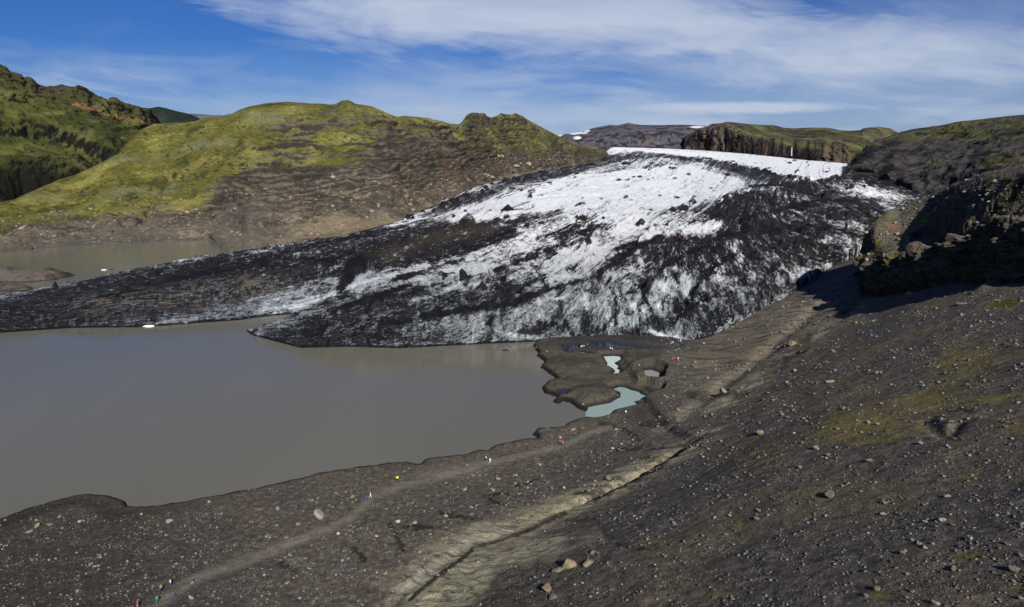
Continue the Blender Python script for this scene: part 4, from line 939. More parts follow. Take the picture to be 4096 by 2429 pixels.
    # hummocky bar on the delta
    for cx_, cy_, rx, ry, hh in ((2330,1590,120,40,1.9),(2300,1480,150,45,1.1),(2200,1395,60,25,1.2),(2440,1410,90,10,.8),(2650,1440,90,30,.9),(2230,1840,60,14,.6)):
        ok = np.minimum.reduce(pools)
        Z += hh*np.exp(-((px-cx_)/rx)**2 - ((py-cy_)/ry)**2)*(1+.4*hm)*sst(.5, 4, ok)*sst(1, 6, sdn)
    # ---------------- colours
    n1 = fbm(X/18, Y/18, 4, 421); n2 = fbm(X/5, Y/5, 4, 422); n3 = fbm(X/1.4, Y/1.4, 3, 423); n4 = fbm(X/.6, Y/.6, 2, 424)
    st = fbm(ac/4.0 + .3*n2, al/40, 4, 425)                          # down-slope streaks
    c = np.zeros(X.shape+(3,), np.float32) + np.array((.105, .090, .070), np.float32)
    left = sst(1500, 300, px)*sst(1900, 2150, py)
    c = mixc(c, (.042, .038, .034), left*.85)
    c = mixc(c, (.070, .066, .062), .6*sst(0, .4, n1))
    scree = onslope*sst(1900, 2700, px)
    c = mixc(c, (.106, .094, .080), scree*.9)
    c = mixc(c, (.150, .120, .076), scree*sst(0, .4, fbm(X/30, Y/30, 3, 430)+.4*st)*.8)
    # rubble specks
    c = mixc(c, (.21, .195, .175), .6*sst(.15, .45, n3+.4*n4)*land*(1-.7*left)); c = mixc(c, (.035, .033, .031), .65*sst(.12, .45, -n3+.3*n4))
    c = mixc(c, (.11, .075, .042), .5*sst(.3, .55, n2 - .3*n4)*sst(1800, 2100, py))
    # tan silt of the gully
    tanm = np.exp(-((d1-3.5)/5.5)**2)*sst(4.75, 5.0, LL) + .5*np.exp(-((d2-2)/6)**2) + .35*np.exp(-(d3/7)**2)
    c = mixc(c, (.34, .30, .20), np.clip(tanm*sst(-.35, .25, rill*.5+st+.4*n2), 0, .85))
    tri = dpoly(px, py, [(1560,2429),(1900,2215),(2250,2140),(2400,2150),(2180,2230),(1980,2300),(1900,2440),(1700,2500),(1450,2560)], True)
    c = mixc(c, (.38, .35, .23), .9*sst(30, -30, tri+50*n2+30*st))
    tri2 = dpoly(px, py, [(1560,2360),(1700,2240),(1900,2110),(2080,2090),(1990,2150),(1790,2270),(1600,2400)], True)
    c = mixc(c, (.34, .31, .23), .85*sst(24, -24, tri2+46*n2+40*st))
    tri3 = dpoly(px, py, [(2780,1400),(3120,1190),(3330,1140),(3460,1165),(3300,1270),(3080,1440),(2860,1590),(2720,1600)], True)
    c = mixc(c, (.23, .20, .145), .6*sst(30, -40, tri3+60*n2+60*st)); c = mixc(c, (.040, .036, .032), .7*sst(40, -20, tri3)*sst(.02, .3, fbm(ac/3.2+.4*n2, al/15, 4, 447)+.3*n3))
    # dark soil and seams; the shade on the gully bank is painted in too
    for poly, wd, a_ in (([(2380,2000),(2540,1925),(2640,1865),(2760,1790)], 16, .95), ([(1640,2400),(1800,2270),(1890,2200)], 9, .9), ([(2070,2140),(2180,2090),(2260,2060)], 9, .8), ([(1890,2200),(2060,2140)], 6, .7),
                       ([(3060,1500),(3130,1450),(3180,1400),(3230,1360)], 22, .75), ([(3240,1340),(3340,1270),(3420,1215)], 10, .5), ([(1560,2100),(1600,2170),(1610,2200)], 9, .8), ([(1610,2110),(1730,2115)], 9, .8), ([(1760,2055),(1890,2080)], 9, .8),
                       ([(1940,1985),(2030,1975)], 8, .8), ([(1960,1998),(2020,2025)], 9, .8), ([(2060,1945),(2160,1915)], 7, .8), ([(1420,2200),(1460,2240)], 12, .8), ([(2300,1980),(2420,1965)], 8, .75), ([(2250,2085),(2390,2080),(2420,2140)], 8, .5), ([(2470,2180),(2600,2200)], 10, .6),
                       ([(2400,1690),(2500,1720),(2560,1760)], 8, .8), ([(2560,1700),(2700,1695)], 12, .7), ([(2470,1800),(2650,1795)], 9, .75), ([(2760,1600),(2900,1590),(2980,1580)], 14, .7), ([(1120,2250),(1180,2300)], 14, .6), ([(2560,1845),(2700,1840)], 6, .6),
                       ([(3760,1560),(3790,1600),(3800,1650)], 12, .8), ([(3800,1655),(3850,1630),(3880,1650)], 9, .8)):
        dd = dpoly(px, py, poly); c = mixc(c, (.016, .013, .011), a_*sst(wd*1.5, wd*.3, dd + wd*1.1*n2 + wd*.8*n3))
    rl = sst(.72, 1, 1-np.abs(fbm(ac/2.6 + .5*n2, al/17, 3, 431))*3.0); fanm = np.clip(sst(34, -30, tri+40*n2) + sst(24, -24, tri2+40*n2) + .8*sst(20, -30, tri3) + .6*np.exp(-((d1-3)/9)**2), 0, 1)
    c = mixc(c, (.035, .030, .022), rl*fanm*.75)
    # footpath
    pth = [(540,2520),(640,2410),(760,2330),(900,2270),(1040,2220),(1160,2170),(1300,2120),(1420,2060),(1500,1980),(1600,1945),(1720,1920),(1820,1890),(1950,1850),(2120,1815),(2260,1780),(2360,1730),(2440,1710)]
    pd = dpoly(px, py, pth); wd = np.interp(py, [1700,2000,2400], [9, 15, 22])
    c = mixc(c, (.22, .20, .16), (.55+.5*n2)*sst(wd*1.6, wd*.3, pd + wd*.9*n2 + wd*.5*n3))
    c = mixc(c, (.20, .18, .145), .6*np.exp(-((px-1800)/150)**2 - ((py-1890-(1800-px)*.16)/24)**2))
    for poly in ([(2540,1440),(2510,1500),(2520,1560),(2560,1590)], [(2540,1440),(2620,1400),(2780,1380)]):
        c = mixc(c, (.14, .125, .10), .5*sst(26, 4, dpoly(px, py, poly)+8*n2))
    # smooth silt of the delta
    de = sst(2120, 2160, px)*sst(2700, 2560, px)*sst(1720, 1640, py)
    c = mixc(c, (.090, .080, .060), de*.75); c = mixc(c, (.045, .040, .032), de*.7*sst(.0, .35, n3+.5*n2)); c = mixc(c, (.050, .046, .038), de*sst(.05, .35, n1+.3*n2)*.7)
    bar = sst(1, -.25, np.hypot((px-1500)/260, (py-1890-(1500-px)*.12)/26)); c = mixc(c, (.075, .068, .056), bar*.6)
    # moss patches on the right
    mo = 0
    for a, b_, rx, ry, v in ((3460,1700,230,70,1.0),(3700,1600,170,50,1.0),(3870,1440,160,90,.8),(3950,1590,130,20,1.0),(4050,1690,60,40,.8),(3000,1840,170,60,.5),(3150,1840,90,26,.5),(2960,2120,60,120,.4),(3880,1900,70,70,.5),(3830,2230,80,26,.8),(3560,1765,170,12,.9),(3300,1450,130,12,.5),(3450,1290,100,14,.6),(4010,1215,90,22,1.1),(3780,1230,60,10,.5),(2870,2390,50,30,.5),(3500,2380,50,26,.5),(4060,2350,50,60,.5),(4080,1900,40,60,.4),(3280,1520,110,10,.5),(3600,1980,40,70,.25),(2300,2260,40,40,.4)):
        mo = np.maximum(mo, v*np.exp(-((px-a)/rx)**2 - ((py-b_+.15*(px-a))/ry)**2))
    mm = sst(.18, .72, mo + .5*n2 + .35*st + .45*n3 - .08)*(mo > .05)
    mc = np.zeros_like(c) + np.array((.29, .225, .05), np.float32); mc = mixc(mc, (.17, .17, .022), sst(0, .3, n2+n3))
    mm = mm*np.clip(.62 + 1.1*n4 + .7*n3, .15, 1)
    c = c*(1-.85*mm[..., None]) + mc*.85*mm[..., None]; wide = np.clip(mo*1.4, 0, 1)*sst(.05, .4, n3+.6*n4+.3*n2); c = mixc(c, (.20, .165, .05), .45*wide)
    broad = sst(2700, 3300, px)*sst(1250, 1500, py)*sst(2400, 1900, py)*sst(-.05, .35, fbm(X/22, Y/30, 3, 446)); c = mixc(c, (.155, .125, .062), .55*broad)
    c = mixc(c, (.085, .095, .02), .9*sst(.55, .9, np.exp(-((px-4010)/85)**2 - ((py-1215+.2*(px-4010))/24)**2) + .3*n2))
    c = mixc(c, (.012, .011, .011), .85*sst(1000, 250, px)*sst(12, 2, sdn+1.5*n1)*land)
    # wet margin along the lake and the pools
    wet = sst(2.6, .6, sdn + .8*n2)*land*0 + sst(2.8, .7, sdn+.5*n2)
    c = mixc(c, (.011, .011, .012), wet*.92)
    for pd_ in pools: c = mixc(c, (.016, .017, .020), sst(2.2, .4, pd_+.5*n2)*.85)
    foam = np.exp(-((sdn-.35)/.22)**2)*sst(1400, 200, px); c = mixc(c, (.25, .24, .22), foam*.35)
    # shadowless wet mud beside the glacier front
    mud = sst(2100, 2300, px)*sst(2900, 2700, px)*sst(1420, 1385, py); c = mixc(c, (.030, .031, .038), mud*.75)
    keep = (Z > -3.4) | (sd > -8)
    o = grid_mesh('ground', X, Y, Z, c, M_ground, keep); tagk(o, 'structure')
    return Z
GZ = build_ground()
def ground_z(x, y):
    a = np.clip((x/y - U0)/(nus[1]-nus[0]), 0, NU-1.001); b = np.clip((np.log(y)-L0)/(nln[1]-nln[0]), 0, NV-1.001)
    i = np.asarray(a).astype(int); j = np.asarray(b).astype(int); fa = a-i; fb = b-j
    return (GZ[j, i]*(1-fa)+GZ[j, i+1]*fa)*(1-fb) + (GZ[j+1, i]*(1-fa)+GZ[j+1, i+1]*fa)*fb
def on_ground(px, py):
    """world point where the sight line through a photo pixel meets the near ground"""
    px = np.asarray(px, float); py = np.asarray(py, float)
    u, t = ray(px, py); lo = np.full(px.shape, 46.0); hi = np.full(px.shape, 540.0)
    ys = np.exp(np.linspace(math.log(46), math.log(540), 500)); hit = np.full(px.shape, 540.0); done = np.zeros(px.shape, bool)
    for y in ys:
        below = (CAM_H + t*y) < ground_z(u*y, y + 0*u); new = below & ~done
        hit = np.where(new, y, hit); done |= below
    a = hit/1.0052; b = hit
    for _ in range(14):
        m = (a+b)/2; below = (CAM_H+t*m) < ground_z(u*m, m); b = np.where(below, m, b); a = np.where(below, a, m)
    return u*b, b, ground_z(u*b, b), done

# pools
M_turq = water_mat('pool_turquoise', (.40, .50, .47), rough=.2, bump=.01, bscale=2)
M_grey = water_mat('pool_grey', (.23, .22, .24), rough=.15, bump=.01, bscale=2)
M_blue = water_mat('pool_dark_blue', (.020, .026, .045), rough=.08, bump=.01, bscale=2)
M_milk = water_mat('pool_milky', (.22, .285, .27), rough=.2, bump=.01, bscale=2)
def pool(poly, m):
    P = np.array(to_xy(poly, .3)); c = P.mean(0); d = P-c; P = c + d*(1 + .8/np.maximum(np.hypot(*d.T), 1)[:, None])
    o = flat_poly('pond_water', P.tolist(), .30, m); tagk(o, 'structure')
for poly, m in ((POND_A, M_turq), (POND_B, M_grey), (POND_D, M_blue), (POND_E, M_blue), (POND_F, M_turq), (POND_G, M_grey), (POND_H, M_blue), (POND_I, M_blue), (POND_J, M_blue), (POND_K, M_grey)):
    pool(poly, m)
pool(POND_C, M_milk)

# ================================================================== ROCKY OUTCROP on the right
oc_cols = {
 3446: [(1090,336),(1060,340),(1040,344),(1020,348),(1010,352)],
 3456: [(1120,332),(1050,338),(1010,343),(970,347),(932,352)],
 3500: [(1195,318),(1075,325),(985,332),(940,340),(888,352)],
 3600: [(1175,298),(1050,305),(1005,317),(920,335),(825,362)],
 3720: [(1135,272),(1010,280),(985,298),(890,322),(776,352)],
 3850: [(1110,248),(960,256),(930,266),(820,290),(722,322)],
 3960: [(1130,232),(930,240),(890,250),(790,270),(684,302)],
 4096: [(1155,214),(890,222),(850,232),(760,250),(664,276)],
 4350: [(1180,193),(880,200),(820,212),(720,228),(610,250)],
 4700: [(1230,170),(860,178),(800,188),(680,205),(560,225)],
}
oc_sky = [(3446,1010),(3450,960),(3458,928),(3475,905),(3496,888),(3520,868),(3551,844),(3600,825),(3649,806),(3714,779),(3770,757),(3823,735),(3880,712),(3933,691),(4010,676),(4096,664),(4200,640)]
def build_outcrop():
    X, Y, Z, S = layer(oc_cols, int(820*Q), [14, int(230*Q), int(70*Q), int(150*Q), int(170*Q), 30, 10], (.965, -7), (1.07, -16), oc_sky, 5)
    nr = grads(X, Y, Z); px0, py0 = proj(X, Y, Z)
    cl = sst(.6, 1.2, S)*sst(2.9, 2.0, S)
    fade = np.clip(1-sst(4.3, 5.0, S), .15, 1)
    w = fbm3(X/24, Y/24, Z/20, 4, 505); blk = fbm3(X/9, Y/9, Z/7, 5, 506, ridge=True); fn = fbm3(X/2.6, Y/2.6, Z/2.4, 4, 507)
    blk2 = fbm3(X/15, Y/15, Z/10, 4, 511, ridge=True)
    d = (w*5 + (blk-.2)*3.0 + (blk2-.2)*4.0)*(.10+cl)*fade + fn*(.25+.6*cl) + w*2*fade
    nx, ny, nz = nr[..., 0], nr[..., 1], nr[..., 2]
    X = X + nx*d; Y = Y + ny*d; Z = Z + nz*d*.8
    # second rock step above the shelf (dark band right of the shelf)
    px, py = proj(X, Y, Z)
    l2 = np.interp(px, [3446,3560,3640,3700,3780,3850,3930,4096,4500], [2000,2000,905,880,890,880,800,690,600])
    up = sst(8, -10, py - l2 - 30 + 26*w); Z -= (1-up)*sst(3560, 3700, px)*3.4*sst(2.2, 2.6, S)*sst(4.7, 4.0, S)
    nr = grads(X, Y, Z); sl = nr[..., 2]; px, py = proj(X, Y, Z)
    n1 = fbm(X/14, Y/14, 4, 521); n2 = fbm3(X/4, Y/4, Z/3, 4, 522); n3 = fbm3(X/1.3, Y/1.3, Z, 3, 523)
    c = np.zeros(X.shape+(3,), np.float32) + np.array((.125, .108, .082), np.float32)
    c = mixc(c, (.18, .16, .125), sst(0, .4, n3+.4*n2)*.6); c = mixc(c, (.05, .046, .042), sst(0, .4, n1)*.6)
    rock = sst(.74, .52, sl+.1*n2); rc = np.zeros_like(c) + np.array((.048, .040, .033), np.float32)
    rc = mixc(rc, (.085, .062, .047), sst(0, .35, n2)); rc = mixc(rc, (.018, .016, .015), sst(.05, .4, -n2+.4*n1))
    c = c*(1-rock[..., None]) + rc*rock[..., None]
    m = sst(.1, .4, n1*.7+n2*.5+.05)*sst(.40, .66, sl)*sst(740, 840, py)
    m = np.maximum(m, sst(.0, .3, n1+n2)*sst(3900, 4000, px)*sst(.35, .6, sl)*.9)
    mc = np.zeros_like(c) + np.array((.085, .088, .016), np.float32); mc = mixc(mc, (.19, .185, .022), sst(.1, .4, n2+.3*n3))
    c = c*(1-m[..., None]) + mc*m[..., None]
    orange = np.exp(-((px-3580)/40)**2-((py-910)/26)**2); c = mixc(c, (.20, .115, .07), .7*sst(.4, .8, orange+.3*n2))
    o = grid_mesh('rocky_outcrop', X, Y, Z, c, M_ground); tagk(o, 'structure')
    return X, Y, Z, S
OX, OY, OZ, OS = build_outcrop()

# ================================================================== SILT SPIT in the left lake
def build_spit():
    n = 200; xs = np.linspace(-330, -225, n); xs = np.linspace(-420, -236, 260); ys = np.linspace(400, 520, 220)
    X, Y = np.meshgrid(xs, ys)
    polys = [([(-160,1000),(0,1062),(105,1092),(160,1086),(200,1090),(240,1082),(290,1080),(318,1086),(304,1102),(220,1120),(110,1131),(0,1128),(-160,1150)], 6.5),
             ([(-160,1120),(0,1132),(80,1134),(128,1150),(130,1160),(90,1166),(0,1166),(-160,1175)], 3.0)]
    Z = np.full(X.shape, -1.2)
    w = fbm(X/9, Y/9, 4, 601)
    for p, h in polys:
        d = -dpoly(X, Y, to_xy(p), True) + 1.0*w
        Z = np.maximum(Z, np.where(d > 0, h*(1-np.exp(-d/11)) + (.15+.6*np.abs(w))*np.minimum(d, 3)/3, d*.4))
    px, py = proj(X, Y, Z)
    Z += np.where(Z > 0, 5*np.exp(-((px+80)/130)**2-((py-1080)/30)**2) + w*1.2, 0)
    r = fbm(X/3, Y/3, 3, 602, ridge=True); Z += np.where(Z > .3, (r-.3)*.6, 0)
    c = np.zeros(X.shape+(3,), np.float32) + np.array((.115, .100, .080), np.float32)
    c = mixc(c, (.05, .047, .045), sst(0, .4, w)); c = mixc(c, (.02, .02, .021), sst(200, 260, px+40*w)*.85)
    c = mixc(c, (.02, .02, .022), sst(.9, .2, Z))
    grid_mesh('silt_spit', X, Y, Z, c, M_ground, Z > -1.0)['kind'] = 'structure'
build_spit()

# ================================================================== WATERFALL
def build_fall():
    bm = bmesh.new(); rows = 18; r = random.Random(3)
    pts = []
    A_, B_ = proj(*FCL)
    path = []
    for q in np.linspace(572, 628, 19):
        d_ = np.hypot(A_-3165, (B_-q)); k_ = np.argsort(d_, axis=None)[:12]; k_ = k_[np.argmin(FCL[1].ravel()[k_])]
        path.append((FCL[0].ravel()[k_], FCL[1].ravel()[k_]))
    Yf = min(p[1] for p in path); x0, y0, z0 = [float(v) for v in at_y(3166, 586, Yf)]; x1, y1, z1 = [float(v) for v in at_y(3164, 624, Yf-6)]
    prev = None
    for i in range(rows+1):
        t = i/rows; w_ = .6 + 2.0*math.sin(min(1, t*1.5)*math.pi*.55)*(1-.3*t)*r.uniform(.7, 1.2)
        x = x0+(x1-x0)*t + r.uniform(-.7, .7); y = y0+(y1-y0)*t - 3; z = z0+(z1-z0)*t
        ring = [bm.verts.new((x+w_*math.cos(a)*.8, y + 1.6*math.sin(a), z)) for a in [k*math.pi/4 for k in range(8)]]
        if prev:
            for k in range(8): bm.faces.new((prev[k], prev[(k+1) % 8], ring[(k+1) % 8], ring[k]))
        prev = ring
    me = bpy.data.meshes.new('waterfall'); bm.to_mesh(me); bm.free()
    for p in me.polygons: p.use_smooth = True
    me.materials.append(plain('falling_water', (.38, .41, .44), .6, .3, .15, .25, .6, .3))
    o = bpy.data.objects.new('waterfall', me); C.objects.link(o)
    tagk(o, None, 'thin white waterfall dropping down the far cliff behind the glacier', 'waterfall')
build_fall()

# ================================================================== ROCKS
def rock_mesh(name, seed, sub=3, flat=.75, mat=None, angular=.5):
    r = np.random.default_rng(seed); bm = bmesh.new(); bmesh.ops.create_icosphere(bm, subdivisions=sub, radius=1.0)
    cuts = [(r.normal(size=3), r.uniform(.42, .80)) for _ in range(11)]
    cuts = [(c/np.linalg.norm(c), d) for c, d in cuts]; ax = r.uniform(.75, 1.25, 3); ax[2] *= flat
    P = np.array([v.co[:] for v in bm.verts])
    for c, d in cuts:
        k = P @ c; over = np.maximum(k-d, 0); P = P - over[:, None]*c*(.6+.4*angular)
    nz = fbm3(P[:, 0]*1.6+seed, P[:, 1]*1.6, P[:, 2]*1.6, 3, seed); P = P*(1+.16*nz)[:, None]
    P = P*ax
    for v, p in zip(bm.verts, P): v.co = p
    me = bpy.data.meshes.new(name); bm.to_mesh(me); bm.free()
    for p in me.polygons: p.use_smooth = angular < .6
    me.materials.append(mat); return me
RM = {
 'pale': plain('pale_rock', (.21, .197, .17), .9, .2, 2.5, .3, .12, 3),
 'grey': plain('grey_rock', (.15, .148, .148), .9, .2, 2.5, .3, .12, 3),
 'dark': plain('dark_rock', (.075, .072, .072), .9, .2, 2.5, .3, .12, 3),
 'tan':  plain('tan_rock', (.18, .145, .092), .9, .2, 2.5, .3, .12, 3),
 'brown': plain('brown_rock', (.15, .118, .085), .9, .2, 2.5, .3, .12, 3),
 'white': plain('white_rock', (.33, .32, .30), .85, .3, 2.5, .25, .12, 3),
 'ice': plain('clean_ice', (.82, .86, .90), .4, .4, .8, .15, .2, 2),
 'blackice': plain('ash_covered_ice', (.022, .023, .026), .7, .3, 1.2, .5, .3, 1.5),
}
RMESH = {k: [rock_mesh(k+'_rock', 30+i*7+j, 3, .8, m, .9) for i in range(5)] for j, (k, m) in enumerate(RM.items())}
def rock(px, py, wpx, kind, label=None, group=None, cat='boulder', hr=1.0, yaw=None, name='boulder', pos=None, var=None, ratio=1.0):
    if pos is None:
        x, y, z, ok = on_ground(np.array([px]), np.array([py])); x, y, z = float(x[0]), float(y[0]), float(z[0])
    else: x, y, z = pos
    r_ = .5*wpx*y/F*1.02
    me = RMESH[kind][var if var is not None else rnd.randrange(5)]
    o = bpy.data.objects.new(name, me); C.objects.link(o)
    o.location = (x, y, z + r_*.32*hr); o.scale = (r_, r_*ratio, r_*hr); o.rotation_euler = (rnd.uniform(-.2, .2), rnd.uniform(-.2, .2), rnd.uniform(0, 6.28) if yaw is None else yaw)
    tagk(o, None, label, cat, group); return o
named = [
 (1275,2068,68,'pale','large pale rounded boulder beside the footpath near the lake shore'),
 (3322,1985,56,'brown','big brown boulder alone in the middle of the grey scree slope'),
 (3042,1735,54,'tan','squat ochre boulder on the upper grey slope beside a mossy patch'),
 (2232,2285,54,'tan','left block of the three tan boulders on the lower slope'),
 (2276,2268,56,'tan','middle block of the three tan boulders, the tallest one'),
 (2352,2258,52,'tan','right block of the three tan boulders, long and low'),
 (2190,2362,84,'tan','long flat moss-topped boulder below the three tan boulders'),
 (2372,2210,36,'brown','brown round boulder just above the three tan boulders'),
 (2215,2390,50,'brown','brown boulder lying just below the long moss-topped boulder'),
 (2330,2333,26,'white','pale grey stone right of the long moss-topped boulder'),
 (890,1978,28,'pale','pale boulder standing at the water edge of the lake shore'),
 (680,2090,28,'pale','pale upright boulder on dark sand near the shore'),
 (1148,2150,32,'tan','flat tan boulder on the left edge of the footpath'),
 (1353,2135,22,'white','bright white stone just right of the footpath'),
 (1108,2037,22,'pale','small pale boulder above and left of the large round one'),
 (1590,2088,26,'white','white pointed boulder beside a dark seam on the moraine'),
 (1660,2092,18,'pale','pale stone a little right of the white pointed boulder'),
 (1862,1960,24,'pale','upper of two pale boulders on the moraine right of the path'),
 (2062,1902,24,'pale','round pale boulder below the path between shore and gully'),
 (2256,1954,28,'white','pale cracked boulder on the moraine left of the gully'),
 (2356,1965,26,'brown','brown boulder right beside the pale cracked one on the moraine'),
 (2432,1918,38,'tan','wide tan boulder just left of the dark gully'),
 (2168,1905,22,'tan','tan stone above the round pale boulder'),
 (2240,1752,14,'white','small white boulder on the beach behind two red-clad walkers'),
 (2465,1720,18,'tan','brownish boulder on the beach near the milky pool'),
 (2895,1573,44,'pale','large pale boulder at the foot of the slope beyond the gully'),
 (3320,1528,32,'pale','pale boulder with a second smaller one just below it'),
 (3328,1552,22,'grey','smaller grey stone just below the pale pair partner on the slope'),
 (3640,1180,36,'pale','pale block on the scree under the black cliff'),
 (3842,1218,38,'pale','pale boulder with a dark hollow left of the mossy hump'),
 (3170,1380,48,'tan','long tan slab lying in the dark gully of the upper slope'),
 (3130,1330,26,'tan','ochre boulder on the tan silt above the dark gully'),
 (3142,1388,26,'brown','brown block beside the long tan slab in the gully'),
 (3480,1290,24,'grey','grey block on the slope below the black cliff'),
 (3700,2090,30,'grey','pale grey boulder on the right part of the scree slope'),
 (3510,2360,40,'brown','rounded brown boulder near the bottom edge of the scree'),
 (3465,2385,34,'grey','grey boulder left of the rounded brown one near the bottom'),
 (3880,2155,34,'pale','pale boulder in the stony right corner of the slope'),
 (4060,2280,52,'brown','brown boulder at the far right edge of the stony slope'),
 (3480,1845,38,'brown','flat brown boulder below the mossy streaks'),
 (3460,1852+436,30,'grey','grey boulder above the rounded brown one on the lower slope'),
 (3026,2077,38,'tan','low ochre boulder on the grey slope left of the lone brown one'),
 (3800,1690,24,'grey','grey boulder under the small ledge in the mossy slope'),
 (3765,1680,26,'grey','left stone of the cluster under the small mossy ledge'),
 (3150,1672,22,'grey','grey stone on the upper scree between two mossy patches'),
 (150,2105,28,'tan','angular tan boulder in the stone cluster on the dark shore'),
 (238,2070,24,'tan','tan boulder right of the stone cluster on the dark shore'),
 (200,2100,26,'tan','low tan boulder in the middle of the shore stone cluster'),
 (115,2130,32,'tan','wide tan slab at the left end of the shore stone cluster'),
 (320,2087,28,'white','long white stone on the dark sand near the shore'),
 (765,2395,28,'pale','pale upright boulder by the lower footpath'),
 (695,2266,20,'grey','bluish grey boulder left of the footpath above the walkers'),
 (1510,2290,18,'pale','pale stone on the moraine left of the gully mouth'),
 (1505,2145,16,'white','small white stone on the moraine left of a dark seam'),
 (1190,2098,18,'tan','small tan boulder just above the footpath edge'),
 (1410,1988,26,'tan','flat tan boulder behind the walker in blue'),
 (2450,1795,16,'white','small white stone on the rubble above the gully'),
 (2712,1640,36,'tan','long tan block on rubble at the foot of the slope'),
]
for i, (a, b, w_, k, lb) in enumerate(named):
    rat = 1.0; hr = .8
    if 'flat' in lb or 'low' in lb or 'slab' in lb or 'long' in lb: hr = .5
    if 'upright' in lb or 'tallest' in lb: hr = 1.15
    rock(a, b, w_, k, lb, hr=hr, var=i % 5, yaw=rnd.uniform(-.5, .5))
# boulders nothing tells apart, by region
def region_rocks(n, box, poly, kinds, size, label, group, avoid=None):
    made = 0; tries = 0
    while made < n and tries < n*12:
        tries += 1
        a, b = rnd.uniform(box[0], box[2]), rnd.uniform(box[1], box[3])
        if poly is not None and not bool(dpoly(np.array([a]), np.array([b]), poly, True)[0] < 0): continue
        if any(abs(a-q[0]) < q[2]*.8 and abs(b-q[1]) < q[2]*.6 for q in named): continue
        w_ = min(size[1], size[0]*(1-rnd.random()*.995)**-.42)
        rock(a, b, w_, rnd.choice(kinds), label, group, hr=rnd.uniform(.6, .95)); made += 1
SLOPE_PX = [(2000,2440),(2450,2100),(2800,1860),(3050,1560),(3400,1250),(3700,1170),(4110,1190),(4110,2440)]
region_rocks(110, (2900,1250,4110,2435), SLOPE_PX, ['grey','grey','grey','dark','brown','pale'], (10,26),
  'grey stone scattered on the open scree slope at the right', 'stones scattered on the scree slope')
region_rocks(36, (3500,1980,4110,2435), None, ['grey','pale','brown'], (15,32),
  'rounded stone among the dense boulders in the bottom right corner', 'dense boulders in the bottom right corner')
region_rocks(40, (1700,1900,2700,2200), [(1700,2100),(2000,1900),(2700,1720),(2700,1800),(2300,2020),(1900,2160)], ['grey','pale','tan','brown'], (9,20),
  'small stone on the moraine between the footpath and the gully', 'stones on the moraine by the gully')
region_rocks(44, (700,2150,1600,2435), [(700,2435),(1100,2230),(1500,2090),(1750,2100),(1500,2435)], ['grey','pale','brown','dark'], (9,22),
  'small stone on the grey moraine right of the lower footpath', 'stones right of the lower footpath')
region_rocks(40, (0,2100,1100,2435), [(0,2160),(600,2100),(1100,2060),(1000,2230),(560,2420),(0,2435)], ['dark','grey','tan','brown'], (8,20),
  'small stone on the dark sand left of the footpath', 'stones on the dark sand left of the path')

# ---- rubble too fine to count: one mesh for each field
def rubble(name, P, R, cols, label_kind='stuff', mat=None):
    """P (n,3) centres, R (n,) radii, cols (n,3)"""
    bm = bmesh.new(); bmesh.ops.create_icosphere(bm, subdivisions=1, radius=1.0)
    bm.verts.ensure_lookup_table(); V = np.array([v.co[:] for v in bm.verts]); T = np.array([[v.index for v in f.verts] for f in bm.faces]); bm.free()
    n = len(P); r = np.random.default_rng(3)
    # one of 12 irregular shapes, random yaw
    shapes = []
    for i in range(12):
        q = V*(1+r.uniform(-.28, .22, (len(V), 1)))*np.array([r.uniform(.8, 1.3), r.uniform(.7, 1.1), r.uniform(.5, .85)]); shapes.append(q)
    shapes = np.array(shapes)[r.integers(0, 12, n)]
    a = r.uniform(0, 6.28, n); ca, sa = np.cos(a)[:, None], np.sin(a)[:, None]
    W = np.stack([shapes[..., 0]*ca - shapes[..., 1]*sa, shapes[..., 0]*sa + shapes[..., 1]*ca, shapes[..., 2]], -1)*R[:, None, None] + P[:, None, :]
    W = W.reshape(-1, 3).astype(np.float32); F_ = (T[None] + (np.arange(n)*len(V))[:, None, None]).reshape(-1, 3).astype(np.int32)
    me = bpy.data.meshes.new(name); me.vertices.add(len(W)); me.vertices.foreach_set('co', W.ravel())
    me.loops.add(F_.size); me.loops.foreach_set('vertex_index', F_.ravel()); me.polygons.add(len(F_))
    me.polygons.foreach_set('loop_start', np.arange(0, F_.size, 3, dtype=np.int32)); me.update(calc_edges=True)
    at = me.color_attributes.new('albedo', 'FLOAT_COLOR', 'POINT'); c4 = np.ones((len(W), 4), np.float32); c4[:, :3] = np.repeat(cols, len(V), 0)
    at.data.foreach_set('color', c4.ravel()); me.materials.append(mat or M_rub)
    o = bpy.data.objects.new(name, me); C.objects.link(o); o['kind'] = 'stuff'; return o
M_rub = ground_mat('rubble_stone', scales=((4.0, .25),), bump=())
def scatter(n, box, dens, size, pal, seed):
    r = np.random.default_rng(seed); a = r.uniform(box[0], box[2], n); b = r.uniform(box[1], box[3], n)
    k = dens(a, b) > r.uniform(0, 1, n); a, b = a[k], b[k]
    x, y, z, ok = on_ground(a, b); ok &= z > .55
    x, y, z = x[ok], y[ok], z[ok]; m = len(x)
    w_ = np.minimum(size[0]*(1-r.uniform(0, .998, m))**-.42, size[1]); R = .5*w_*y/F
    pal = np.array(pal); c = pal[r.integers(0, len(pal), m)]*r.uniform(.75, 1.25, (m, 1))
    return np.stack([x, y, z+R*.2], -1), R, c
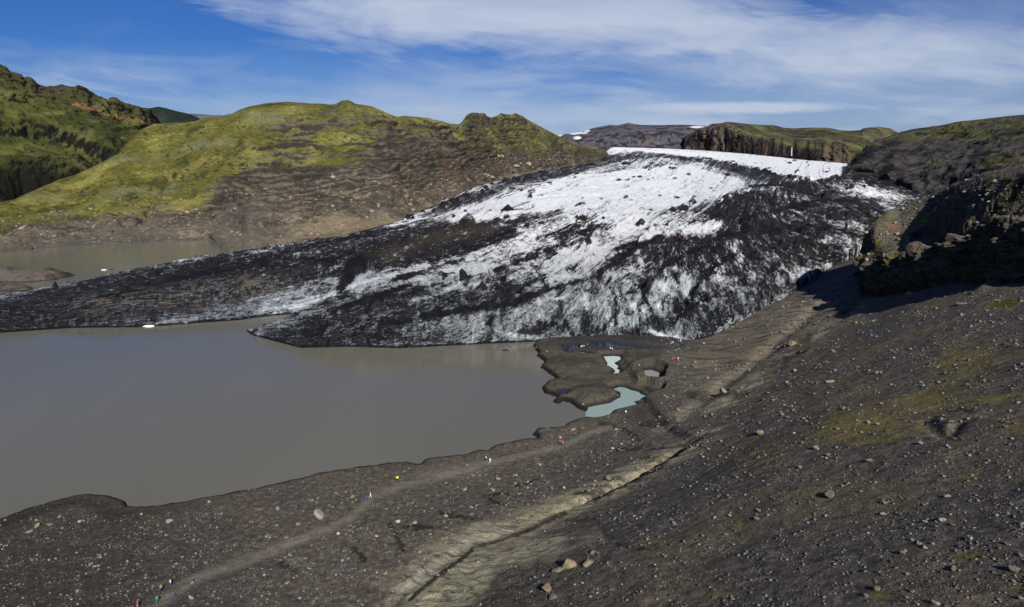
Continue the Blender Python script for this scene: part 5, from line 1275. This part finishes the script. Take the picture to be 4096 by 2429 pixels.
def dens(a, b):
    d = np.full(a.shape, .55)
    cl = fbm(a/110, b/60, 3, 900)
    d = d*.75 + cl*1.5
    pth = dpoly(a, b, [(540,2520),(640,2410),(760,2330),(900,2270),(1040,2220),(1160,2170),(1300,2120),(1420,2060),(1500,1980),(1600,1945),(1720,1920),(1820,1890),(1950,1850),(2120,1815),(2260,1780),(2360,1730)])
    d *= sst(14, 34, pth)
    tri = dpoly(a, b, [(1500,2440),(1700,2240),(1900,2110),(2250,2060),(2450,2140),(2180,2230),(1950,2440)], True); d *= np.where(tri < 0, .25, 1)
    de = (a > 2120) & (a < 2640) & (b < 1660); d = np.where(de, .03, d)
    bar = (a < 2200) & (b < np.interp(a, [0,500,1000,1500,2000,2200], [2060,2060,2040,1935,1840,1790])); d = np.where(bar, .08, d)
    cornr = sst(3300, 4000, a)*sst(1900, 2300, b); d = d + .4*cornr
    return d
G_ = [(.12,.118,.118),(.085,.083,.085),(.16,.155,.15),(.06,.058,.058),(.13,.108,.08),(.17,.16,.14),(.055,.054,.058)]
P1, R1, C1 = scatter(int(112000), (-60,1160,4160,2500), dens, (3.0, 17), G_, 1)
rubble('gravel', P1, R1, C1*1.05)
# rubble on the apron of the green hill
def hill_rubble():
    r = np.random.default_rng(77); n = 5200
    i0, i1 = int(22), int((20+150*Q)+150*Q*.9); jj = r.integers(0, HX.shape[1], n); ii = (i0 + (i1-i0)*r.uniform(0, 1, n)**1.1).astype(int)
    x, y, z = HX[ii, jj], HY[ii, jj], HZ[ii, jj]; px, py = proj(x, y, z)
    k = (fbm(px/90, py/40, 3, 31) + r.uniform(-.45, .35, n) > .02) & ~((px > 820) & (px < 1060) & (py > 945)) & (px > -80) & (z > .5) & (px < 2300)
    x, y, z = x[k], y[k], z[k]; m = len(x); w_ = np.minimum(4.2*(1-r.uniform(0, .998, m))**-.4, 26); R = .5*w_*y/F
    pal = np.array([(.20,.165,.115),(.24,.195,.13),(.12,.105,.085),(.16,.14,.115),(.07,.065,.06)]); c = pal[r.integers(0, 5, m)]*r.uniform(.8, 1.2, (m, 1))
    rubble('hillside_rubble', np.stack([x, y, z+R*.15], -1), R, c)
hill_rubble()
def outcrop_rubble():
    r = np.random.default_rng(78); n = 5200; m_ = (OS > 2.1) & (OS < 4.9); c_ = np.argwhere(m_); k = c_[r.integers(0, len(c_), n)]
    x, y, z = OX[k[:, 0], k[:, 1]], OY[k[:, 0], k[:, 1]], OZ[k[:, 0], k[:, 1]]; px, py = proj(x, y, z)
    q = (px < 4200) & (fbm(px/60, py/40, 3, 33) + r.uniform(-.4, .5, n) > .02); x, y, z = x[q], y[q], z[q]; m = len(x)
    w_ = np.minimum(3.4*(1-r.uniform(0, .998, m))**-.42, 22); R = .5*w_*y/F
    pal = np.array([(.17,.155,.13),(.13,.12,.10),(.22,.205,.175),(.09,.085,.075)]); rubble('outcrop_rubble', np.stack([x, y, z+R*.2], -1), R, pal[r.integers(0, 4, m)]*r.uniform(.8, 1.2, (m, 1)))
outcrop_rubble()

# ---- ice floes and stranded ice
def lakepos(px, py):
    x, y, z = at_z(px, py, 0.0); return float(x), float(y), 0.0
for a, b, w_, k, lb, hr, ratio in (
  (256,1134,30,'ice','white ice floe on the narrow water between spit and glacier tongue',.35,.6),
  (415,1081,26,'ice','white ice floe on the far lake left of the dark tongue tip',.3,.6),
  (448,1079,20,'blackice','small dark ice floe touching the white floe on the far lake',.35,.6),
  (588,1307,58,'ice','low white ice slab melting at the edge of the dark glacier tongue',.18,.5),
  (545,1092,26,'ice','white ice patch at the back edge of the dark tongue',.4,.6),
  (2022,1403,40,'blackice','black ice block floating off the glacier front',.35,.6),
  (2040,1388,8,'blackice','tiny black ice lump between the floating block and the glacier',.6,1.0),
  (182,1150,16,'blackice','small black ice lump in the water by the glacier tongue',.5,.7),
  (12,1176,18,'blackice','small black ice lump at the left end of the narrow water',.4,.7)):
    o = rock(a, b, w_, k, lb, cat='ice floe', hr=hr, name='ice_floe', pos=lakepos(a, b), yaw=rnd.uniform(-.2, .2), ratio=ratio); o.rotation_euler = (0, 0, o.rotation_euler.z)

# ================================================================== PEOPLE
def mat_cloth(n, c): return plain(n, c, .85, .2)
M_skin = mat_cloth('skin', (.42, .27, .19)); M_hairm = mat_cloth('hair', (.03, .02, .015)); M_boot = mat_cloth('boots', (.03, .026, .022))
_cm = {}
def cloth(c):
    if c not in _cm: _cm[c] = mat_cloth('cloth', c)
    return _cm[c]
def body_mesh(pose):
    P = {'pel': (0, 0, .95), 'bel': (0, 0, 1.10), 'che': (0, 0, 1.32), 'nk': (0, .0, 1.47), 'hd': (0, -.02, 1.60), 'top': (0, -.01, 1.70),
         'sl': (-.18, 0, 1.40), 'sr': (.18, 0, 1.40)}
    if pose == 'stand':
        P.update(el=(-.25, .02, 1.14), hl=(-.25, -.06, .92), er=(.25, .02, 1.14), hr=(.24, -.07, .92), kl=(-.10, -.02, .50), fl=(-.11, 0, .07), tl=(-.12, -.17, .04), kr=(.10, -.02, .50), fr=(.12, 0, .07), tr=(.13, -.17, .04))
    elif pose == 'walk':
        P.update(el=(-.26, .12, 1.16), hl=(-.25, .08, .93), er=(.26, -.10, 1.16), hr=(.22, -.28, 1.0), kl=(-.10, -.20, .54), fl=(-.10, -.30, .08), tl=(-.10, -.46, .06), kr=(.10, .06, .50), fr=(.10, .32, .12), tr=(.10, .20, .03))
    else:   # crouching
        P = {k: (x, y+.05, z-.50) for k, (x, y, z) in P.items()}; P['che'] = (0, -.12, .80); P['nk'] = (0, -.20, .93); P['hd'] = (0, -.26, 1.04); P['top'] = (0, -.27, 1.14)
        P.update(sl=(-.18, -.15, .87), sr=(.18, -.15, .87), el=(-.24, -.25, .62), hl=(-.12, -.42, .52), er=(.24, -.25, .62), hr=(.12, -.42, .50), kl=(-.16, -.36, .48), fl=(-.13, -.04, .07), tl=(-.14, -.20, .04), kr=(.16, -.36, .46), fr=(.13, -.04, .07), tr=(.14, -.20, .04))
    R = {'pel': .15, 'bel': .135, 'che': .155, 'nk': .055, 'hd': .10, 'top': .085, 'sl': .075, 'sr': .075, 'el': .05, 'er': .05, 'hl': .038, 'hr': .038, 'kl': .07, 'kr': .07, 'fl': .045, 'fr': .045, 'tl': .04, 'tr': .04}
    E = [('pel','bel'),('bel','che'),('che','nk'),('nk','hd'),('hd','top'),('che','sl'),('che','sr'),('sl','el'),('el','hl'),('sr','er'),('er','hr'),('pel','kl'),('kl','fl'),('fl','tl'),('pel','kr'),('kr','fr'),('fr','tr')]
    ks = list(P); me = bpy.data.meshes.new('body'); me.from_pydata([P[k] for k in ks], [(ks.index(a), ks.index(b)) for a, b in E], [])
    o = bpy.data.objects.new('tmp', me); C.objects.link(o); md = o.modifiers.new('s', 'SKIN')
    for i, k in enumerate(ks): me.skin_vertices[0].data[i].radius = (R[k], R[k]*(.75 if k in ('che', 'bel', 'pel') else 1))
    me.skin_vertices[0].data[0].use_root = True; sb = o.modifiers.new('u', 'SUBSURF'); sb.levels = 1
    dg = bpy.context.evaluated_depsgraph_get(); m2 = bpy.data.meshes.new_from_object(o.evaluated_get(dg)); bpy.data.objects.remove(o)
    for _ in range(4): m2.materials.append(M_skin)
    hz = P['nk'][2]; pz = P['pel'][2]
    for p in m2.polygons:
        p.use_smooth = True; c = p.center
        near_hand = min((c-Vector(P['hl'])).length, (c-Vector(P['hr'])).length) < .055
        if c.z > hz+.01 and abs(c.x) < .14: i = 0
        elif near_hand: i = 0
        elif c.z < .12: i = 3
        elif c.z < pz-.03 and abs(c.x) < .21: i = 2
        elif pose == 'crouch' and c.z < .44: i = 2
        else: i = 1
        p.material_index = i
    # hair cap
    hm = bmesh.new(); bmesh.ops.create_icosphere(hm, subdivisions=2, radius=.118)
    for v in list(hm.verts):
        if v.co.z < -.035 or (v.co.y < -.06 and v.co.z < .03): hm.verts.remove(v)
    h = Vector(P['hd'])+Vector((0, .018, .055)); bmesh.ops.translate(hm, verts=hm.verts, vec=h)
    m3 = bpy.data.meshes.new('hair'); hm.to_mesh(m3); hm.free(); m3.materials.append(M_hairm)
    for p in m3.polygons: p.use_smooth = True
    # backpack
    bp = bmesh.new(); bmesh.ops.create_cube(bp, size=1.0); bmesh.ops.scale(bp, vec=(.30, .17, .44), verts=bp.verts); bmesh.ops.bevel(bp, geom=bp.edges[:], offset=.05, segments=2, affect='EDGES')
    bmesh.ops.translate(bp, verts=bp.verts, vec=Vector(P['che'])+Vector((0, .20, -.02))); m4 = bpy.data.meshes.new('backpack'); bp.to_mesh(m4); bp.free()
    m4.materials.append(M_boot)
    return m2, m3, m4
BODY = {p: body_mesh(p) for p in ('stand', 'walk', 'crouch')}
def person(px, py, top, legs, pose, face, label, group=None, pos=None, pack=None, hair=(.03, .02, .015), sc=1.0, parts=True):
    if pos is None:
        x, y, z, ok = on_ground(np.array([px]), np.array([py])); pos = (float(x[0]), float(y[0]), float(z[0]))
    b, h, bk = BODY[pose]; o = bpy.data.objects.new('person', b); C.objects.link(o)
    o.location = (pos[0], pos[1], pos[2]-.02); o.rotation_euler = (0, 0, face); o.scale = (sc, sc, sc)
    for i, m in ((0, M_skin), (1, cloth(top)), (2, cloth(legs)), (3, M_boot)):
        o.material_slots[i].link = 'OBJECT'; o.material_slots[i].material = m
    if parts:
        q = bpy.data.objects.new('hair', h); C.objects.link(q); q.parent = o; q.material_slots[0].link = 'OBJECT'; q.material_slots[0].material = cloth(hair)
        if pack:
            q = bpy.data.objects.new('backpack', bk); C.objects.link(q); q.parent = o; q.material_slots[0].link = 'OBJECT'; q.material_slots[0].material = cloth(pack)
    tagk(o, None, label, 'person', group); return o
RED, BLU, WHT, BLK, GRN, LIM, TEA, PUR, ORG, PNK = (.40,.04,.04), (.03,.06,.30), (.75,.75,.75), (.02,.02,.025), (.03,.30,.05), (.32,.62,.05), (.03,.35,.42), (.08,.02,.10), (.55,.14,.05), (.65,.08,.22)
JEAN, KHA, GRY = (.06,.11,.28), (.42,.36,.28), (.22,.23,.25)
near_people = [
 (552,2432,RED,GRY,'stand',-.5,'person in a red jacket and grey trousers, lowest on the footpath',None),
 (630,2412,GRN,JEAN,'walk',.6,'person in a green top and blue jeans on the lower footpath',None),
 (646,2366,GRY,BLK,'stand',.4,'person in a grey top standing just above the one in green',None),
 (684,2344,WHT,BLU,'walk',2.5,'person in a white and orange top with dark blue shorts',ORG),
 (696,2388,BLU,RED,'crouch',.8,'person in bright blue crouching right of the lower footpath',None),
 (770,2339,PUR,KHA,'walk',2.0,'person in a dark purple top and light trousers striding up the path',None),
 (1453,1998,BLU,BLU,'walk',2.4,'person dressed in blue beside a flat tan boulder',None),
 (1482,1991,WHT,WHT,'walk',2.4,'person in white with a dark pack just right of the one in blue',BLK),
 (1944,1844,LIM,BLK,'stand',2.8,'person in a lime green jacket on the beach path',None),
 (1960,1852,WHT,WHT,'walk',2.8,'person in white just right of the one in lime green',None),
 (2240,1779,RED,BLK,'stand',.4,'person in a dark red jacket on the beach path',None),
 (2250,1781,ORG,JEAN,'stand',-.3,'person in a red top and blue jeans next to the dark red jacket',None),
 (2503,1658,WHT,JEAN,'stand',.1,'person in white by the milky pool outlet',None),
 (2491,1659,BLK,BLU,'stand',.7,'person in dark clothes left of the one in white by the outlet',None),
 (2556,1470,WHT,BLK,'walk',3.0,'person in white on the silt path left of the round pond',RED),
 (2540,1483,BLK,BLK,'walk',3.0,'person in black just below the one in white on the silt path',None),
 (2547,1512,PUR,BLK,'walk',.2,'person in purple on the silt path above the milky pool',None),
 (2556,1519,RED,GRY,'walk',.2,'person in red walking beside the one in purple on the silt',None),
 (2673,1418,GRY,BLK,'stand',.5,'person in grey beside a shallow pool on the delta',None),
 (2702,1411,TEA,BLK,'stand',.0,'person in turquoise upright beside the one in grey on the delta',None),
 (2696,1442,RED,BLK,'stand',.0,'person in bright red on the rubbly right end of the delta',None),
 (2690,1446,ORG,BLK,'stand',.4,'person in orange left of the one in bright red',None),
 (2712,1444,WHT,BLK,'stand',.3,'person in white on the right end of the delta, upper of two',None),
 (2712,1455,GRY,JEAN,'stand',1.3,'person in pale grey just below the one in white on the delta',None),
 (2667,1356,PNK,BLK,'stand',.3,'person in pink climbing onto the foot of the ice',None),
 (2672,1365,BLU,BLU,'stand',.6,'person in blue below the pink climber at the ice foot',None),
 (2646,1370,RED,BLK,'stand',.0,'person in red left of the climbers at the ice foot',None),
 (2659,1373,BLK,BLK,'stand',.9,'person in black between the red one and the group at the ice foot',None),
 (2684,1377,RED,WHT,'stand',.5,'person in red and white at the left of the pair below the ice',None),
 (2691,1378,WHT,BLK,'stand',.2,'person in white at the right of the pair below the ice',RED),
 (2714,1374,TEA,BLK,'stand',.2,'person in turquoise right of the pair below the ice',None),
 (2722,1372,WHT,BLK,'stand',.2,'person in white at the right end of the ice foot group',None),
 (2816,1381,PNK,BLU,'stand',.2,'person in pink and blue beside a lone white ice block',None),
 (2442,1402,WHT,BLK,'stand',.2,'person in white by the dark stream, left of two',None),
 (2450,1405,WHT,PUR,'stand',.9,'person in white by the dark stream, right of two',None),
 (2349,1387,TEA,BLK,'stand',.2,'person in turquoise alone by the small dark pools',None),
]
for a, b, t_, l_, po, fc, lb, pk in near_people:
    person(a, b, t_, l_, po, fc, lb, pack=pk, hair=(.03,.02,.015))
# hikers on the ice: stand them on the glacier surface
def on_ice(px, py):
    m = (np.abs(GLPX-px) < 14) & (np.abs(GLPY-py) < 40) & (GLS > 1.2)
    ii = np.argwhere(m); qx, qy = proj(GLX[m], GLY[m], GLZ[m])
    k = np.argmin(np.hypot(qx-px, qy-py)); i, j = ii[k]
    return float(GLX[i, j]), float(GLY[i, j]), float(GLZ[i, j])
ice_people = [(2725,934,RED),(2730,936,PUR),(2737,934,ORG),(2746,931,PNK),(2754,932,PNK),(2759,931,BLU),(2735,945,WHT),(2733,951,ORG),(2723,962,RED),(2736,962,RED),(2746,961,GRY),(2748,963,WHT),(2753,961,RED),
 (2757,968,ORG),(2763,971,WHT),(2767,973,WHT),(2770,978,RED),(2774,984,PNK),(2776,988,WHT),(2776,993,ORG),(2769,996,BLU),(2763,994,RED),(2757,996,RED),(2753,997,RED),(2748,999,WHT),(2743,1006,WHT),(2739,1004,BLK),(2747,1007,PUR)]
CN = {RED:'red', PUR:'purple', ORG:'orange', PNK:'pink', BLU:'blue', WHT:'white', GRY:'grey', BLK:'black'}
for i, (a, b, c_) in enumerate(ice_people):
    where = 'beside the bright ice at the top of the hiking group' if b < 940 else ('in the curved line of hikers on the black moraine' if b < 990 else 'in the lowest cluster of hikers on the black moraine')
    person(a, b, c_, BLK, ('stand', 'walk')[i % 2], rnd.uniform(0, 6), f'person in {CN[c_]} {where}', 'hikers on the black glacier moraine', pos=on_ice(a, b), hair=(.5,.5,.5) if i % 3 == 0 else (.03,.02,.015))
for i, (a, b) in enumerate(((2566,757),(2570,757),(2575,756),(2549,805))):
    person(a, b, RED, BLK, 'stand', rnd.uniform(0, 6), 'person in red far up on the white ice' if i < 3 else 'lone person in red on the white ice below the distant group', 'hikers far up on the white ice' if i < 3 else None, pos=on_ice(a, b))

# ---- yellow sign on a post
def sign():
    x, y, z, ok = on_ground(np.array([1590.]), np.array([1928.])); x, y, z = float(x[0]), float(y[0]), float(z[0])
    e = bpy.data.objects.new('warning_sign', None); C.objects.link(e); e.location = (x, y, z); e.rotation_euler = (0, 0, .35)
    tagk(e, None, 'yellow diamond sign on a thin post on the dark beach by the path', 'sign')
    bm = bmesh.new(); bmesh.ops.create_cone(bm, segments=10, radius1=.035, radius2=.035, depth=1.5, cap_ends=True); bmesh.ops.translate(bm, verts=bm.verts, vec=(0, 0, .65))
    me = bpy.data.meshes.new('post'); bm.to_mesh(me); bm.free(); me.materials.append(plain('post_wood', (.10, .06, .035), .8)); o = bpy.data.objects.new('post', me); C.objects.link(o); o.parent = e
    bm = bmesh.new(); bmesh.ops.create_cube(bm, size=1.0); bmesh.ops.scale(bm, vec=(.62, .02, .62), verts=bm.verts); bmesh.ops.bevel(bm, geom=[q for q in bm.edges if abs(q.verts[0].co.y-q.verts[1].co.y) > .01], offset=.05, segments=3, affect='EDGES')
    bmesh.ops.rotate(bm, verts=bm.verts, cent=(0, 0, 0), matrix=Matrix.Rotation(math.pi/4, 3, 'Y')); bmesh.ops.translate(bm, verts=bm.verts, vec=(0, -.05, 1.45))
    me = bpy.data.meshes.new('panel'); bm.to_mesh(me); bm.free(); me.materials.append(plain('yellow_panel', (.85, .72, .03), .5)); o = bpy.data.objects.new('panel', me); C.objects.link(o); o.parent = e
sign()
